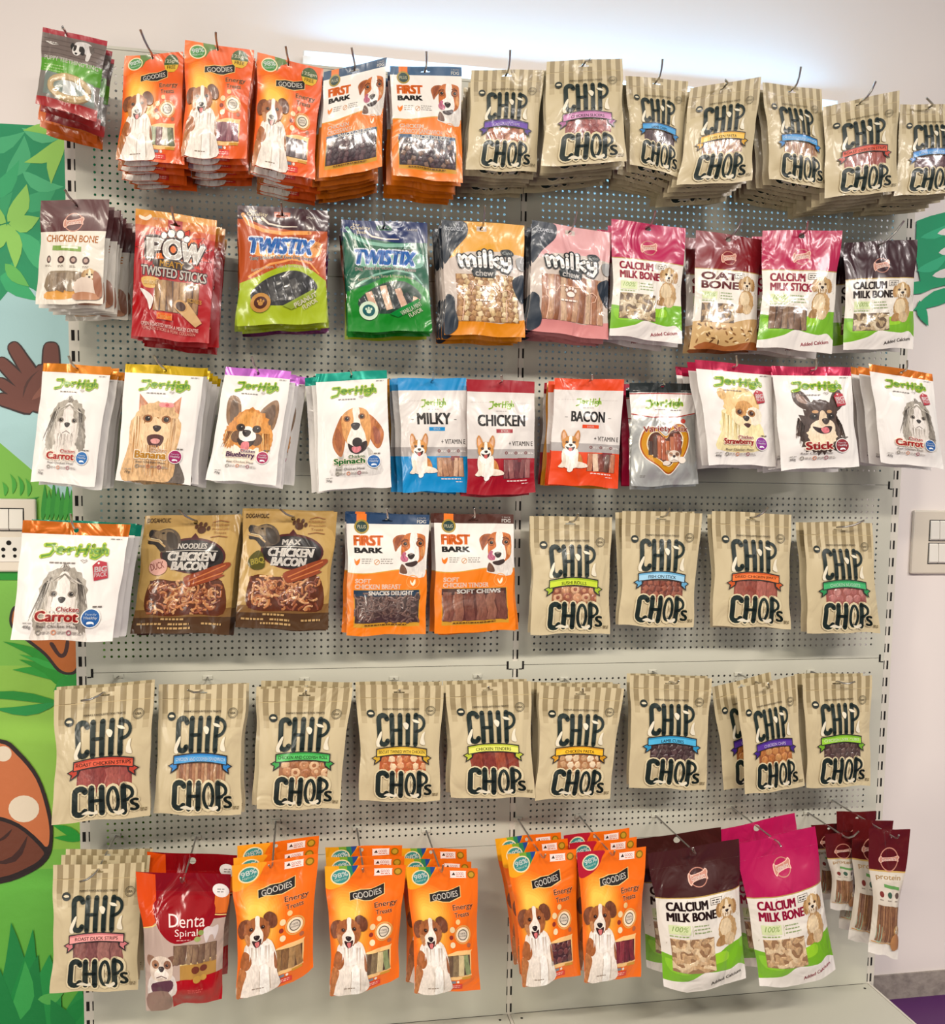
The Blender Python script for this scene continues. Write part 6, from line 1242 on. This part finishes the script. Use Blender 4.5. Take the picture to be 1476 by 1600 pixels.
 (6, 'g_chunk', 'orange dog pouch with dark chunks, bottom row', [(792, 1334), (900, 1326), (907, 1524), (816, 1542)], .205, (852, 1335), [('same', 2)], .052, {'bot': [(0, 0), (.4, .01), (.7, -.01), (1, 0)]}),
 (6, 'g_red', 'orange dog pouch with red corner, bottom row', [(901, 1332), (1009, 1323), (1001, 1525), (912, 1534)], .215, (960, 1330), [('same', 2)], .052, {'bot': [(0, 0), (.4, .01), (1, 0)]}),
 (6, 'k_brownL', 'big brown topped milk bone pouch, bottom row', [(1011, 1334), (1154, 1311), (1165, 1528), (1036, 1541)], .215, (1083, 1325), [('same', 1)], .09, {'bot': [(0, 0), (.25, .06), (.5, .05), (.8, .03), (1, 0)]}),
 (6, 'k_pinkL', 'big pink topped milk bone pouch, bottom row', [(1148, 1320), (1273, 1291), (1305, 1515), (1186, 1541)], .215, (1220, 1322), [('same', 1)], .09, {'bot': [(0, 0), (.25, .04), (.5, .05), (.8, .03), (1, 0)]}),
 (6, 'protein', 'smaller narrow maroon topped stick pouch, bottom row', [(1288, 1303), (1342, 1299), (1336, 1424), (1297, 1420)], .150, (1341, 1299), [('same', 1)], .06, {}),
 (6, 'protein', 'larger narrow maroon topped stick pouch, right end of bottom row', [(1357, 1295), (1422, 1296), (1402, 1499), (1356, 1487)], .230, (1404, 1305), [('same', 2)], .06, {}),
]
for d_ in DG.values():
    for nm_ in ('printed_lettering', 'printed_cow_patches'):
        if nm_ in d_.parts: d_.parts['pouch_body'].items += d_.parts.pop(nm_).items
flush_text()
HOLE_UP = 0.004
for i, (row, dn, short, quad, d, tip, rears, sp, op) in enumerate(T1):
    des = DG[dn]; grp = 'treat pouches hanging in the ' + ROWS[row]
    tw = op.get('tw', 0.0)
    R = random.Random(100+i)
    root = make_pouch('treat_pouch', des, quad, d, short, grp, 40+i, bot=op.get('bot'), wr=1.0 if des.gloss < .5 else 1.4, tilt=(R.uniform(-.003, .003), R.uniform(-.003, .003), R.uniform(-.006, .008), R.uniform(-.006, .008)))
    kids = list(root.children)
    zh = root.location.z + HOLE_UP; xh = root.location.x
    make_hook(xh, zh, d, tip, 'hook holding the ' + short)
    k = 0
    for rdn, n in rears:
        if rdn != 'same':
            q2 = quad
            proto = make_pouch('treat_pouch', DG[rdn], quad, d, short, grp, 340+i)
            pk = list(proto.children); k0 = k
        for j in range(n):
            off = (R.uniform(-.006, .006) + op.get('dx', 0.0) + op.get('fan', 0.0)*(k+1), sp*(k+1), R.uniform(-.006, .002)); roll = R.uniform(-.04, .04)
            lab = ORD[k] + ' pouch behind ' + short
            if rdn == 'same': clone(root, off, roll, lab, grp, kids)
            elif j == 0:
                proto.location = (root.location.x+off[0], root.location.y+off[1], root.location.z+off[2]); proto['label'] = lab
            else: clone(proto, (off[0], sp*j, off[2]), roll, lab, grp, pk)
            k += 1
